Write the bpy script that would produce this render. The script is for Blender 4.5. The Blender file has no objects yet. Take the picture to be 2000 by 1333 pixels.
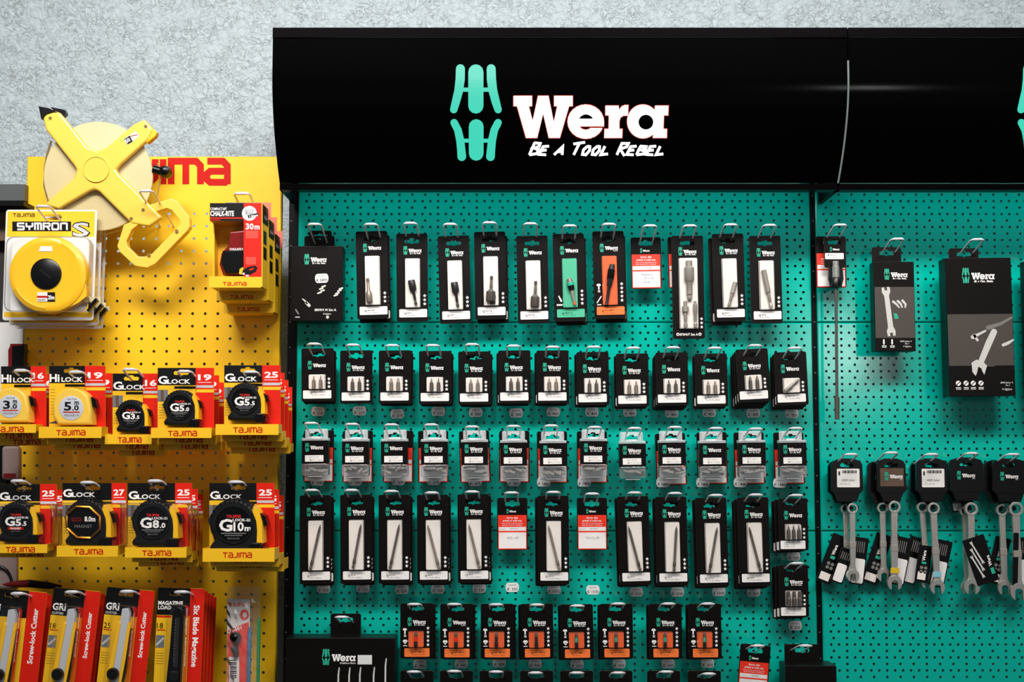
import bpy, bmesh, math, random
from mathutils import Vector, Matrix
from mathutils.geometry import tessellate_polygon
random.seed(7)
SC = bpy.context.scene
COL = SC.collection
PI = math.pi

# ------------------------------------------------------------------ camera
FPX, ZC = 2700.0, 1.60
TH = math.atan(213.5 / FPX)
CT, ST = math.cos(TH), math.sin(TH)
D = 2.70 * CT
cam_d = bpy.data.cameras.new('camera')
cam = bpy.data.objects.new('camera', cam_d)
COL.objects.link(cam)
cam.location = (0, -D, ZC)
cam.rotation_euler = (PI / 2 + TH, 0, 0)
cam_d.sensor_width = 36
cam_d.lens = 36 * FPX / 2000
cam_d.clip_start = 0.05
cam_d.dof.use_dof = True
cam_d.dof.focus_distance = 2.63
cam_d.dof.aperture_fstop = 3.2
SC.camera = cam

# ------------------------------------------------------------------ light
SC.view_settings.view_transform = 'Standard'
SC.view_settings.look = 'None'
SC.view_settings.gamma = 1
SC.view_settings.use_curve_mapping = False
SC.view_settings.exposure = 0.45
wd = bpy.data.worlds.new('room_ambient')
SC.world = wd
wd.use_nodes = True
wd.node_tree.nodes['Background'].inputs[0].default_value = (0.62, 0.68, 0.75, 1)
wd.node_tree.nodes['Background'].inputs[1].default_value = 0.13


def area(name, loc, aim, sx, sy, power, col, spread=180):
    l = bpy.data.lights.new(name, 'AREA')
    l.shape = 'RECTANGLE'
    l.size, l.size_y, l.energy, l.color = sx, sy, power, col
    l.spread = math.radians(spread)
    o = bpy.data.objects.new(name, l)
    COL.objects.link(o)
    o.location = loc
    o.rotation_euler = (Vector(aim) - Vector(loc)).to_track_quat('-Z', 'Y').to_euler()
    return o


area('ceiling_lamp', (-0.75, -1.75, 3.30), (-0.6, 0, 2.3), 1.2, 0.30, 11.0, (1.0, 0.97, 0.93), 92)
area('ceiling_lamp', (0.85, -1.75, 3.30), (0.6, 0, 2.3), 1.2, 0.30, 9.4, (1.0, 0.97, 0.93), 92)
area('ceiling_lamp', (0.0, -2.95, 3.9), (0, 0, 2.3), 2.6, 0.4, 9.6, (1.0, 0.98, 0.96), 92)
area('shop_window', (1.84, -5.0, 2.14), (0.6, 0, 1.75), 0.26, 0.34, 4.5, (1.0, 0.99, 0.97))


# ------------------------------------------------------------------ pixel <-> place
def W(u, v, d=0.0):
    x, y = (u - 1000) / FPX, -(v - 666.5) / FPX
    dx, dy, dz = x, CT - y * ST, ST + y * CT
    t = (D - d) / dy
    return Vector((dx * t, -d, ZC + dz * t))


def S(v, d):
    return (W(1001, v, d) - W(1000, v, d)).x


# ------------------------------------------------------------------ materials
def lin(c):
    return tuple((x / 255 / 12.92) if x / 255 <= 0.04045 else ((x / 255 + 0.055) / 1.055) ** 2.4 for x in c)


MATS = {}


def mat(name, rgb, rough=0.5, metal=0.0, emit=0.0, spec=0.5, coat=0.0, bump=0.0, bscale=200, var=0.0):
    m = bpy.data.materials.new(name)
    m.use_nodes = True
    nt = m.node_tree
    b = nt.nodes['Principled BSDF']
    c = (*lin(rgb), 1)
    b.inputs['Base Color'].default_value = c
    b.inputs['Roughness'].default_value = rough
    b.inputs['Metallic'].default_value = metal
    b.inputs['Specular IOR Level'].default_value = spec
    b.inputs['Coat Weight'].default_value = coat
    if emit:
        b.inputs['Base Color'].default_value = (0.004, 0.004, 0.004, 1)
        b.inputs['Emission Color'].default_value = c
        b.inputs['Emission Strength'].default_value = emit
    tc = nt.nodes.new('ShaderNodeTexCoord')
    nz = nt.nodes.new('ShaderNodeTexNoise')
    nz.inputs['Scale'].default_value = bscale
    nz.inputs['Detail'].default_value = 2
    nt.links.new(tc.outputs['Object'], nz.inputs['Vector'])
    mr = nt.nodes.new('ShaderNodeMapRange')
    mr.inputs['To Min'].default_value = max(0.02, rough - 0.02)
    mr.inputs['To Max'].default_value = min(1, rough + 0.02)
    nt.links.new(nz.outputs['Fac'], mr.inputs['Value'])
    nt.links.new(mr.outputs['Result'], b.inputs['Roughness'])
    if bump:
        bp = nt.nodes.new('ShaderNodeBump')
        bp.inputs['Strength'].default_value = bump
        bp.inputs['Distance'].default_value = 0.001
        nt.links.new(nz.outputs['Fac'], bp.inputs['Height'])
        nt.links.new(bp.outputs['Normal'], b.inputs['Normal'])
    MATS[name] = m
    return m


def clear(name, tint=(1, 1, 1), gloss=0.12, rough=0.08, haze=0.0):
    m = bpy.data.materials.new(name)
    m.use_nodes = True
    nt = m.node_tree
    for n in list(nt.nodes):
        if n.type != 'OUTPUT_MATERIAL':
            nt.nodes.remove(n)
    out = nt.nodes['Material Output']
    tr = nt.nodes.new('ShaderNodeBsdfTransparent')
    tr.inputs[0].default_value = (*tint, 1)
    gl = nt.nodes.new('ShaderNodeBsdfGlossy')
    gl.inputs['Roughness'].default_value = rough
    fr = nt.nodes.new('ShaderNodeFresnel')
    fr.inputs[0].default_value = 1.45
    ad = nt.nodes.new('ShaderNodeMath')
    ad.operation = 'MULTIPLY'
    ad.inputs[1].default_value = gloss * 12
    nt.links.new(fr.outputs[0], ad.inputs[0])
    mx = nt.nodes.new('ShaderNodeMixShader')
    nt.links.new(ad.outputs[0], mx.inputs[0])
    nt.links.new(tr.outputs[0], mx.inputs[1])
    nt.links.new(gl.outputs[0], mx.inputs[2])
    last = mx
    if haze:
        df = nt.nodes.new('ShaderNodeBsdfDiffuse')
        df.inputs[0].default_value = (0.8, 0.82, 0.83, 1)
        m2 = nt.nodes.new('ShaderNodeMixShader')
        m2.inputs[0].default_value = haze
        nt.links.new(mx.outputs[0], m2.inputs[1])
        nt.links.new(df.outputs[0], m2.inputs[2])
        last = m2
    nt.links.new(last.outputs[0], out.inputs[0])
    MATS[name] = m


mat('teal_paint', (0, 174, 155), 0.14, spec=0.4, bump=0.03, bscale=60)
mat('yellow_paint', (248, 196, 18), 0.4, bump=0.03, bscale=60)
mat('black_metal', (4, 4, 5), 0.4, spec=.15)
mat('lit_slot_edge', (120, 122, 120), 0.4)
mat('sign_black', (2, 2, 2), 0.13, spec=0.07)
mat('sign_frame', (3, 2, 2), 0.25, spec=.03)
mat('glow_teal', (66, 222, 192), 0.5, emit=0.68)
mat('glow_white', (255, 255, 255), 0.5, emit=1.6)
mat('glow_edge', (150, 165, 155), 0.5, emit=0.4)
mat('glow_rim', (225, 70, 40), 0.5, emit=0.7)
mat('card_black', (13, 9, 8), 0.38, spec=0.16)
mat('card_edge', (104, 86, 74), 0.7)
mat('ink_white', (246, 240, 236), 0.5)
mat('ink_black', (9, 9, 10), 0.5, spec=.2)
mat('ink_grey', (120, 118, 116), 0.6)
mat('ink_teal', (32, 170, 138), 0.5)
mat('ink_red', (205, 28, 20), 0.5)
mat('ink_blue', (52, 60, 120), 0.6)
mat('paper_white', (236, 230, 226), 0.6)
mat('insert_white', (236, 226, 217), 0.6)
mat('insert_green', (70, 180, 140), 0.5)
mat('insert_orange', (240, 96, 40), 0.5)
mat('label_orange', (244, 118, 48), 0.5)
mat('sold_red', (236, 46, 18), 0.45)
mat('steel', (164, 156, 148), 0.35, metal=.35)
mat('dark_steel', (92, 84, 78), 0.4, metal=0.3)
mat('black_steel', (40, 39, 40), 0.4, metal=0.2)
mat('warm_steel', (136, 122, 111), 0.38, metal=0.3)
mat('chrome_wire', (236, 234, 238), 0.26, metal=.25)
mat('chrome', (205, 200, 192), 0.26, metal=.75)
mat('tag_white', (225, 224, 222), 0.6)
mat('plastic_yellow', (250, 190, 30), 0.32, coat=0.2)
mat('plastic_yellow_pale', (244, 198, 74), 0.34, coat=0.2)
mat('board_yellow', (246, 190, 24), 0.45)
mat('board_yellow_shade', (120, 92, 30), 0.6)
mat('rubber_black', (14, 15, 17), 0.5, spec=.25, bump=0.2, bscale=500)
mat('plastic_black', (7, 7, 8), 0.28, spec=.3)
mat('tajima_red', (190, 14, 3), 0.5, spec=.15)
mat('strip_red', (216, 30, 12), 0.45, spec=.25)
mat('tape_cream', (212, 194, 146), 0.5)
mat('tape_line', (186, 168, 118), 0.6)
mat('grey_disc', (196, 198, 206), 0.4)
mat('chalk_red', (120, 18, 18), 0.25)
mat('gold', (214, 140, 50), 0.25, metal=1.0)
mat('pink_card', (228, 110, 90), 0.5)
mat('grey_card', (110, 112, 116), 0.5)
mat('silver_print', (190, 192, 196), 0.45)
mat('brown_card', (92, 70, 54), 0.5)
mat('window_brown', (70, 62, 56), 0.45)
mat('print_steel', (205, 202, 196), 0.5)
mat('print_dim', (120, 116, 112), 0.5)
mat('green_pen', (30, 130, 70), 0.4)
mat('blue_pen', (50, 110, 150), 0.4)
mat('shelf_grey', (74, 78, 78), 0.45)
mat('white_card', (228, 226, 224), 0.5)
mat('dark_room', (34, 30, 28), 0.7)
mat('mauve_plastic', (150, 128, 124), 0.6)
mat('floor_grey', (110, 108, 104), 0.6)
clear('clear_plastic', gloss=0.06)
clear('clear_haze', (0.97, 0.98, 0.99), gloss=0.14, rough=0.15, haze=0.07)
clear('frosted_plastic', (0.95, 0.97, 0.98), gloss=0.12, rough=0.25, haze=0.4)

# plaster wall with worm-like trowelled relief
pm = mat('plaster', (180, 191, 196), 0.8, spec=.2)
nt = pm.node_tree
b = nt.nodes['Principled BSDF']
tc = nt.nodes.new('ShaderNodeTexCoord')
mp = nt.nodes.new('ShaderNodeMapping')
mp.inputs['Scale'].default_value = (1, 1, 1)
nt.links.new(tc.outputs['Object'], mp.inputs[0])
def nnode(scale, detail, dist=0.0, rough=.5):
    n = nt.nodes.new('ShaderNodeTexNoise')
    n.inputs['Scale'].default_value, n.inputs['Detail'].default_value = scale, detail
    n.inputs['Distortion'].default_value, n.inputs['Roughness'].default_value = dist, rough
    nt.links.new(mp.outputs[0], n.inputs['Vector'])
    return n.outputs['Fac']


def mth(op, a, b2=None, c=None):
    n = nt.nodes.new('ShaderNodeMath'); n.operation = op
    for i, q in enumerate((a, b2, c)):
        if q is None: continue
        if isinstance(q, (int, float)): n.inputs[i].default_value = q
        else: nt.links.new(q, n.inputs[i])
    return n.outputs[0]


def rng(v, a, b2):
    n = nt.nodes.new('ShaderNodeMapRange')
    n.inputs['From Min'].default_value, n.inputs['From Max'].default_value = a, b2
    nt.links.new(v, n.inputs['Value'])
    return n.outputs[0]


worm = rng(mth('ABSOLUTE', mth('SUBTRACT', nnode(44, 2, 2.0), 0.5)), 0.0, 0.035)
mask = rng(nnode(26, 2), 0.36, 0.6)
worm = mth('MULTIPLY', mth('SUBTRACT', worm, 1.0), mask)
grain = mth('MULTIPLY', nnode(80, 4, .8, .6), 1.9)
hgt = mth('ADD', mth('MULTIPLY', worm, .5), grain)
bp = nt.nodes.new('ShaderNodeBump')
bp.inputs['Strength'].default_value = 0.85
bp.inputs['Distance'].default_value = 0.0055
nt.links.new(hgt, bp.inputs['Height'])
nt.links.new(bp.outputs[0], b.inputs['Normal'])


# ------------------------------------------------------------------ mesh collector
TEXT = {}


def text_mesh(s, bold):
    key = (s, bold)
    if key not in TEXT:
        cu = bpy.data.curves.new('text', 'FONT')
        cu.body = s
        cu.resolution_u = 2
        cu.offset = bold
        o = bpy.data.objects.new('text', cu)
        COL.objects.link(o)
        dg = bpy.context.evaluated_depsgraph_get()
        me = bpy.data.meshes.new_from_object(o.evaluated_get(dg))
        vs = [(v.co.x, v.co.y) for v in me.vertices]
        fs = [tuple(p.vertices) for p in me.polygons]
        bpy.data.objects.remove(o)
        bpy.data.curves.remove(cu)
        bpy.data.meshes.remove(me)
        xs = [v[0] for v in vs] or [0]
        TEXT[key] = (vs, fs, min(xs), max(xs))
    return TEXT[key]


def arc(cx, cy, rx, ry, a0, a1, n=12):
    return [(cx + rx * math.cos(math.radians(a0 + (a1 - a0) * i / n)),
             cy + ry * math.sin(math.radians(a0 + (a1 - a0) * i / n))) for i in range(n + 1)]


def circ(cx, cy, rx, ry=None, n=28):
    ry = ry or rx
    return [(cx + rx * math.cos(2 * PI * i / n), cy + ry * math.sin(2 * PI * i / n)) for i in range(n)]


def rr(x0, y0, x1, y1, r, n=3):
    if r <= 0:
        return [(x0, y0), (x1, y0), (x1, y1), (x0, y1)]
    return (arc(x0 + r, y0 + r, r, r, 180, 270, n) + arc(x1 - r, y0 + r, r, r, 270, 360, n)
            + arc(x1 - r, y1 - r, r, r, 0, 90, n) + arc(x0 + r, y1 - r, r, r, 90, 180, n))


def spine(pts, w, cap=True):
    """outline quads + caps of a pen stroke along pts; w one width or one per point"""
    n = len(pts)
    ws = w if isinstance(w, (list, tuple)) else [w] * n
    L, R = [], []
    for i in range(n):
        p0, p1 = pts[max(i - 1, 0)], pts[min(i + 1, n - 1)]
        a = Vector((pts[i][0] - p0[0], pts[i][1] - p0[1])) if i else Vector((0, 0))
        c = Vector((p1[0] - pts[i][0], p1[1] - pts[i][1])) if i < n - 1 else Vector((0, 0))
        if a.length: a.normalize()
        if c.length: c.normalize()
        t = a + c
        if t.length < 1e-6: t = a if a.length else Vector((1, 0))
        t.normalize()
        nn = Vector((-t.y, t.x))
        ref = c if c.length else a
        k = 1 / max(0.45, abs(nn.dot(Vector((-ref.y, ref.x)))))
        L.append((pts[i][0] + nn.x * ws[i] / 2 * k, pts[i][1] + nn.y * ws[i] / 2 * k))
        R.append((pts[i][0] - nn.x * ws[i] / 2 * k, pts[i][1] - nn.y * ws[i] / 2 * k))
    polys = [[L[i], L[i + 1], R[i + 1], R[i]] for i in range(n - 1)]
    if cap:
        for i, j in ((0, 1), (n - 1, n - 2)):
            ang = math.degrees(math.atan2(pts[i][1] - pts[j][1], pts[i][0] - pts[j][0]))
            polys.append(arc(pts[i][0], pts[i][1], ws[i] / 2, ws[i] / 2, ang - 90, ang + 90, 6))
    return polys


TAJ = [(1.15, [[(0, .92), (1.0, .92)], [(.5, .92), (.5, 0)]]),
       (1.1, [[(.08, .92), (.72, .92), (.9, .74), (.9, 0)], [(.9, .52), (.2, .52), (.05, .4), (.05, .2), (.2, .08), (.9, .08)]]),
       (.95, [[(.75, 1.0), (.75, .28), (.55, .08), (.05, .08)]]),
       (.35, [[(.12, 1.0), (.12, 0)]]),
       (1.5, [[(.1, 0), (.1, .92), (1.12, .92), (1.3, .74), (1.3, 0)], [(.7, .92), (.7, 0)]]),
       (1.0, [[(.08, .92), (.72, .92), (.9, .74), (.9, 0)], [(.9, .52), (.2, .52), (.05, .4), (.05, .2), (.2, .08), (.9, .08)]])]
SQ = {'S': [[(1, .92), (.12, .92), (.06, .86), (.06, .56), (.12, .5), (.88, .5), (.94, .44), (.94, .14), (.88, .08), (0, .08)]],
      'Y': [[(.06, 1), (.06, .56), (.14, .48), (.86, .48), (.94, .56), (.94, 1)], [(.5, .48), (.5, 0)]],
      'M': [[(.06, 0), (.06, .92), (.88, .92), (.94, .86), (.94, 0)], [(.5, .92), (.5, 0)]],
      'R': [[(.06, 0), (.06, .92), (.88, .92), (.94, .86), (.94, .56), (.88, .5), (.06, .5)], [(.5, .5), (.94, 0)]],
      'O': [[(.5, .92), (.12, .92), (.06, .86), (.06, .14), (.12, .08), (.88, .08), (.94, .14), (.94, .86), (.88, .92), (.5, .92)]],
      'N': [[(.06, 0), (.06, .92), (.88, .92), (.94, .86), (.94, 0)]]}
SCR = {'B': [[(0, 0), (.1, 1)], [(.05, 1), (.6, .95), (.6, .7), (.1, .55), (.65, .45), (.6, .1), (0, 0)]],
       'E': [[(.6, 1), (.1, .95), (0, .05), (.6, 0)], [(.05, .5), (.5, .55)]],
       'A': [[(-.1, 0), (.4, 1), (.6, 0)], [(.1, .35), (.6, .4)]],
       'T': [[(-.15, .9), (.8, 1.05)], [(.35, 1), (.2, 0)]],
       'O': [[(.3, 1), (.05, .6), (.1, .05), (.4, 0), (.6, .5), (.5, .95), (.3, 1)]],
       'L': [[(.1, 1), (0, .02), (.6, .1)]],
       'R': [[(0, 0), (.1, 1)], [(.0, .95), (.65, .95), (.6, .65), (.1, .5), (.7, -.1)]]}

LOGO_MARK = [([(130, 108), (128, 200), (115, 300), (92, 390), (72, 464)], [78, 80, 76, 72, 64]),
             ([(397, 108), (399, 200), (412, 300), (435, 390), (457, 464)], [78, 80, 76, 72, 64]),
             ([(264, 136), (264, 432)], 132),
             ([(155, 290), (372, 290)], 36),
             ([(75, 576), (108, 640), (128, 730), (138, 820), (142, 872)], [64, 66, 70, 72, 76]),
             ([(457, 576), (424, 640), (404, 730), (395, 820), (391, 872)], [64, 66, 70, 72, 76]),
             ([(267, 610), (267, 843)], 128),
             ([(150, 733), (385, 733)], 34)]
LW = [(592, 345), (750, 345), (750, 432), (722, 432), (757, 565), (805, 345), (893, 345), (940, 575), (972, 432),
      (945, 432), (945, 345), (1103, 345), (1103, 432), (1072, 432), (992, 708), (898, 708), (848, 495), (795, 708),
      (700, 708), (622, 432), (592, 432)]
LE = [(1160, 608), (1185, 632), (1218, 640), (1250, 632), (1258, 624), (1360, 624)] + arc(1218, 568, 157, 148, 30, 360, 22) + [(1374, 608)]
LEH = [(1158, 543), (1175, 520), (1200, 507), (1222, 503), (1248, 510), (1270, 525), (1282, 543)]
LR = [(1390, 430), (1502, 430), (1505, 470), (1530, 436), (1556, 425), (1587, 425), (1582, 515), (1545, 515), (1518, 532),
      (1508, 565), (1508, 632), (1535, 632), (1532, 708), (1380, 708), (1382, 632), (1418, 632), (1420, 512), (1390, 512)]
LA = [(1820, 430), (1935, 430), (1932, 512), (1895, 512), (1890, 632), (1922, 632), (1920, 708), (1802, 708), (1808, 600), (1815, 500)]


class G:
    """mesh collector in card pixels: x right, y down, out = millimetres towards the viewer"""

    def __init__(s, k=0.001, ox=0, oy=0, fmap=None):
        s.k, s.ox, s.oy, s.fmap = k, ox, oy, fmap
        s.v, s.f, s.m, s.sm, s.mats = [], [], [], [], []
        s.slice = None

    def mi(s, name):
        if name not in s.mats: s.mats.append(name)
        return s.mats.index(name)

    def face(s, idx, m, smooth=False):
        s.f.append(tuple(idx)); s.m.append(s.mi(m)); s.sm.append(smooth)

    def add(s, pts):
        b = len(s.v)
        s.v += [tuple(p) for p in pts]
        return b

    def poly(s, pts, out, m, holes=()):
        allp = list(pts) + [p for h in holes for p in h]
        b = s.add([(x, y, out) for x, y in allp])
        if not holes and len(pts) <= 4:
            s.face(range(b, b + len(pts)), m); return
        tri = tessellate_polygon([[Vector((x, y, 0)) for x, y in L] for L in [pts, *holes]])
        for t in tri: s.face([b + i for i in t], m)

    def prism(s, pts, o0, o1, m, holes=(), side=None, bev=0.0, back=True):
        side = side or m
        s.poly(pts, o1, m, holes)
        if back: s.poly(pts, o0, side, holes)
        for L in [pts, *holes]:
            n = len(L)
            b = s.add([(x, y, o0) for x, y in L] + [(x, y, o1) for x, y in L])
            for i in range(n):
                j = (i + 1) % n
                s.face((b + i, b + j, b + n + j, b + n + i), side)

    def pillow(s, pts, o0, o1, m, r=3.0, steps=3, smooth=True):
        """prism whose front edge is rounded inwards by r pixels"""
        cx = sum(p[0] for p in pts) / len(pts); cy = sum(p[1] for p in pts) / len(pts)
        ex = max(abs(p[0] - cx) for p in pts); ey = max(abs(p[1] - cy) for p in pts)
        rings = [(0, o0)]
        rm = r * 1000 * s.k
        for i in range(steps + 1):
            a = PI / 2 * i / steps
            rings.append((r * (1 - math.cos(a)), o1 - rm + rm * math.sin(a)))
        n = len(pts)
        bs = []
        for ins, o in rings:
            fx, fy = 1 - ins / ex, 1 - ins / ey
            bs.append(s.add([(cx + (x - cx) * fx, cy + (y - cy) * fy, o) for x, y in pts]))
        for a, b2 in zip(bs, bs[1:]):
            for i in range(n):
                j = (i + 1) % n
                s.face((a + i, a + j, b2 + j, b2 + i), m, smooth)
        ins = rings[-1][0]
        s.poly([(cx + (x - cx) * (1 - ins / ex), cy + (y - cy) * (1 - ins / ey)) for x, y in pts], o1, m)
        s.poly(pts, o0, m)

    def rect(s, x0, y0, x1, y1, o0, o1, m, r=0.0, holes=(), side=None):
        s.prism(rr(x0, y0, x1, y1, r), o0, o1, m, holes, side)

    def flat(s, x0, y0, x1, y1, out, m, r=0.0):
        s.poly(rr(x0, y0, x1, y1, r), out, m)

    def box8(s, a, m):
        b = s.add(a)
        for q in ((0, 1, 2, 3), (4, 5, 6, 7), (0, 1, 5, 4), (1, 2, 6, 5), (2, 3, 7, 6), (3, 0, 4, 7)):
            s.face([b + i for i in q], m)

    def stroke(s, pts, w, out, m, cap=True):
        for p in spine(pts, w, cap): s.poly(p, out, m)

    def text(s, st, x, y, cap, out, m, align='l', bold=0.0, sx=1.0, shear=0.0, rot=0.0, fit=None):
        vs, fs, x0, x1 = text_mesh(st, bold)
        k = cap / 0.69
        if fit: sx = fit / ((x1 - x0) * k)
        dx = {'l': -x0, 'c': -(x0 + x1) / 2, 'r': -x1}[align]
        ca, sa = math.cos(rot), math.sin(rot)
        pts = []
        for vx, vy in vs:
            px, py = ((vx + dx) * sx + vy * shear) * k, -vy * k
            pts.append((x + px * ca - py * sa, y + px * sa + py * ca, out))
        b = s.add(pts)
        for f in fs: s.face([b + i for i in f], m)

    def tajima(s, x, y, w, h, out, m, wt=0.17):
        """the wide square lettering, box top-left x,y"""
        tot = sum(a for a, _ in TAJ) - 0.1
        kx = w / tot
        cx = 0
        for adv, strokes in TAJ:
            for i, st in enumerate(strokes):
                s.stroke([(x + (cx + px) * kx, y + h * (1 - py)) for px, py in st], wt * h, out + .04 * i, m, False)
            cx += adv

    def square(s, st, x, y, w, h, out, m, wt):
        """square technical capitals, box top-left x,y"""
        cw = w / len(st)
        for j, c in enumerate(st):
            for i, q in enumerate(SQ[c]):
                s.stroke([(x + cw * (j + px * .8), y + h * (1 - py)) for px, py in q], wt, out + .04 * i, m, False)

    def script(s, st, x, y, w, h, out, m, wt):
        adv = sum(0.55 if c == ' ' else 0.85 for c in st)
        kx = w / adv
        cx = 0
        first = True
        for c in st:
            if c == ' ':
                cx += .55; first = True; continue
            hh = h * (1.0 if first and c != 'A' else 0.72)
            for i, q in enumerate(SCR[c]):
                s.stroke([(x + (cx + px) * kx + py * hh * 0.35, y + h - py * hh) for px, py in q], wt, out + .04 * i, m, False)
            first = False
            cx += .85

    def logo(s, x, y, sc, out, mm='ink_teal', mw='ink_white', tag='script'):
        P = lambda q: [(x + (a - 37) * sc * .93, y + (b - 70) * sc) for a, b in q]
        for i, (pts, w) in enumerate(LOGO_MARK):
            ww = [a * sc for a in w] if isinstance(w, list) else w * sc
            s.stroke(P(pts), ww, out + .02 * i, mm, True)
        s.poly(P(LW), out, mw)
        s.poly(P(LE), out, mw, [P(LEH)])
        s.poly(P(LR), out, mw)
        s.poly(P(circ(1714, 566, 136, 146, 28)), out, mw, [P(circ(1740, 572, 65, 65, 18))])
        s.poly(P(LA), out + 0.02, mw)
        if tag == 'script':
            s.script('BE A TOOL REBEL', x + (735 - 37) * sc * .93, y + (760 - 70) * sc, 1050 * sc, 95 * sc, out, mw, 24 * sc)
        elif tag:
            s.text(tag, x + (1935 - 37) * sc * .93, y + (845 - 70) * sc, 85 * sc, out, mw, 'r', 0.02)

    def star(s, x, y, r, out, m):
        s.poly([(x + (r if i % 2 == 0 else r * 0.42) * math.sin(PI * i / 5), y - (r if i % 2 == 0 else r * 0.42) * math.cos(PI * i / 5))
                for i in range(10)], out, m)

    def tube(s, pts, r, m, n=8, mm=False):
        """pts in (x, y, out-in-px if mm False else mm) ; r in px"""
        Q = [Vector((p[0], p[1], p[2] if not mm else p[2] / 1000 / s.k)) for p in pts]
        rs = r if isinstance(r, (list, tuple)) else [r] * len(Q)
        rings = []
        up = None
        for i, q in enumerate(Q):
            t = (Q[min(i + 1, len(Q) - 1)] - Q[max(i - 1, 0)]).normalized()
            if up is None or abs(up.dot(t)) > 0.95:
                up = Vector((0, 0, 1)) if abs(t.z) < 0.9 else Vector((0, 1, 0))
            a = t.cross(up).normalized()
            c = a.cross(t).normalized()
            up = c
            rings.append(s.add([((q + (a * math.cos(2 * PI * j / n) + c * math.sin(2 * PI * j / n)) * rs[i])) for j in range(n)]))
        for k in range(len(rings) * n):
            x, y, z = s.v[rings[0] + k]
            s.v[rings[0] + k] = (x, y, z * 1000 * s.k)
        for a, b2 in zip(rings, rings[1:]):
            for j in range(n):
                s.face((a + j, a + (j + 1) % n, b2 + (j + 1) % n, b2 + j), m, True)
        s.face([rings[0] + j for j in range(n)], m)
        s.face([rings[-1] + j for j in range(n)], m)

    def spin(s, x0, y0, x1, y1, out, prof, n=12, smooth=True):
        """turned piece along a line in the card plane; prof = [(t, r, mat)]"""
        a, b = Vector((x0, y0, 0)), Vector((x1, y1, 0))
        ax = (b - a)
        t = ax.normalized()
        e = Vector((-t.y, t.x, 0)); f = Vector((0, 0, 1))
        z0 = out / 1000 / s.k
        prev = None
        for tt, r, m in prof:
            c = a + ax * tt
            ring = s.add([tuple((p.x, p.y, (p.z + z0) * 1000 * s.k)) for p in
                          [c + (e * math.cos(2 * PI * j / n) + f * math.sin(2 * PI * j / n)) * r for j in range(n)]])
            if prev is None: s.face([ring + j for j in range(n)], m)
            else:
                for j in range(n): s.face((prev + j, prev + (j + 1) % n, ring + (j + 1) % n, ring + j), m, smooth)
            prev = ring
        s.face([prev + j for j in range(n)], m)

    def dome(s, cx, cy, prof, n=36, ry=1.0):
        """turned piece facing the viewer; prof = [(radius px, out mm, mat)]"""
        prev = None
        for r, o, m in prof:
            ring = s.add([(cx + r * math.cos(2 * PI * j / n), cy + r * ry * math.sin(2 * PI * j / n), o) for j in range(n)])
            if prev is not None:
                for j in range(n): s.face((prev + j, prev + (j + 1) % n, ring + (j + 1) % n, ring + j), m, True)
            prev = ring
        s.face([prev + j for j in range(n)], prof[-1][2])

    def mesh(s, name):
        me = bpy.data.meshes.new(name)
        fm = s.fmap or (lambda x, y, o: ((x - s.ox) * s.k, -o * 0.001, -(y - s.oy) * s.k))
        if s.slice:
            bm = bmesh.new()
            vv = [bm.verts.new((x, y, o)) for x, y, o in s.v]
            for f, m in zip(s.f, s.m):
                try:
                    q = bm.faces.new([vv[i] for i in f]); q.material_index = m
                except ValueError: pass
            for yy in s.slice:
                bmesh.ops.bisect_plane(bm, geom=bm.verts[:] + bm.edges[:] + bm.faces[:], plane_co=(0, yy, 0), plane_no=(0, 1, 0))
            for v in bm.verts: v.co = fm(*v.co)
            bm.to_mesh(me); bm.free()
        else:
            me.from_pydata([fm(*p) for p in s.v], [], s.f)
            me.polygons.foreach_set('material_index', s.m)
            me.polygons.foreach_set('use_smooth', s.sm)
        for n in s.mats: me.materials.append(MATS[n])
        if any(s.sm) and not s.slice: me.set_sharp_from_angle(angle=0.7)
        me.update()
        return me

    def build(s, name, parent=None):
        return link(name, s.mesh(name), parent)


def soften(o, w=0.0025, seg=2):
    bm = bmesh.new(); bm.from_mesh(o.data)
    bmesh.ops.remove_doubles(bm, verts=bm.verts[:], dist=2e-5)
    bmesh.ops.dissolve_limit(bm, angle_limit=0.02, verts=bm.verts[:], edges=bm.edges[:])
    bmesh.ops.recalc_face_normals(bm, faces=bm.faces[:])
    bm.to_mesh(o.data); bm.free()
    m = o.modifiers.new('soft_edges', 'BEVEL')
    m.width, m.segments, m.limit_method = w, seg, 'ANGLE'
    return o


def link(name, me, parent=None):
    o = bpy.data.objects.new(name, me)
    COL.objects.link(o)
    if parent is not None: o.parent = parent
    return o


def tag(o, label, cat, group=None):
    o['label'] = label; o['category'] = cat
    if group: o['group'] = group
    return o


def thing(name, label, cat, loc, tilt=0.0, group=None, yaw=0.0):
    """tilt: degrees, bottom swings to +x"""
    o = bpy.data.objects.new(name, None)
    o.empty_display_size = 0.02
    COL.objects.link(o)
    o.location = loc
    o.rotation_euler = (0, -math.radians(tilt), math.radians(yaw))
    return tag(o, label, cat, group)


def struct(o):
    o['kind'] = 'structure'
    return o


def dup(root, loc, label, tilt=None, group=None):
    r = root.copy(); COL.objects.link(r)
    r.location = loc; r['label'] = label
    if group: r['group'] = group
    if tilt is not None: r.rotation_euler = (0, -math.radians(tilt), 0)
    for ch in list(root.children):
        c = ch.copy(); COL.objects.link(c); c.parent = r
        for g in list(ch.children):
            d = g.copy(); COL.objects.link(d); d.parent = c
    return r


ORD = ['first', 'second', 'third', 'fourth', 'fifth', 'sixth', 'seventh', 'eighth', 'ninth', 'tenth', 'eleventh', 'twelfth', 'thirteenth']
TAN = math.tan(math.radians(14))


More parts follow.
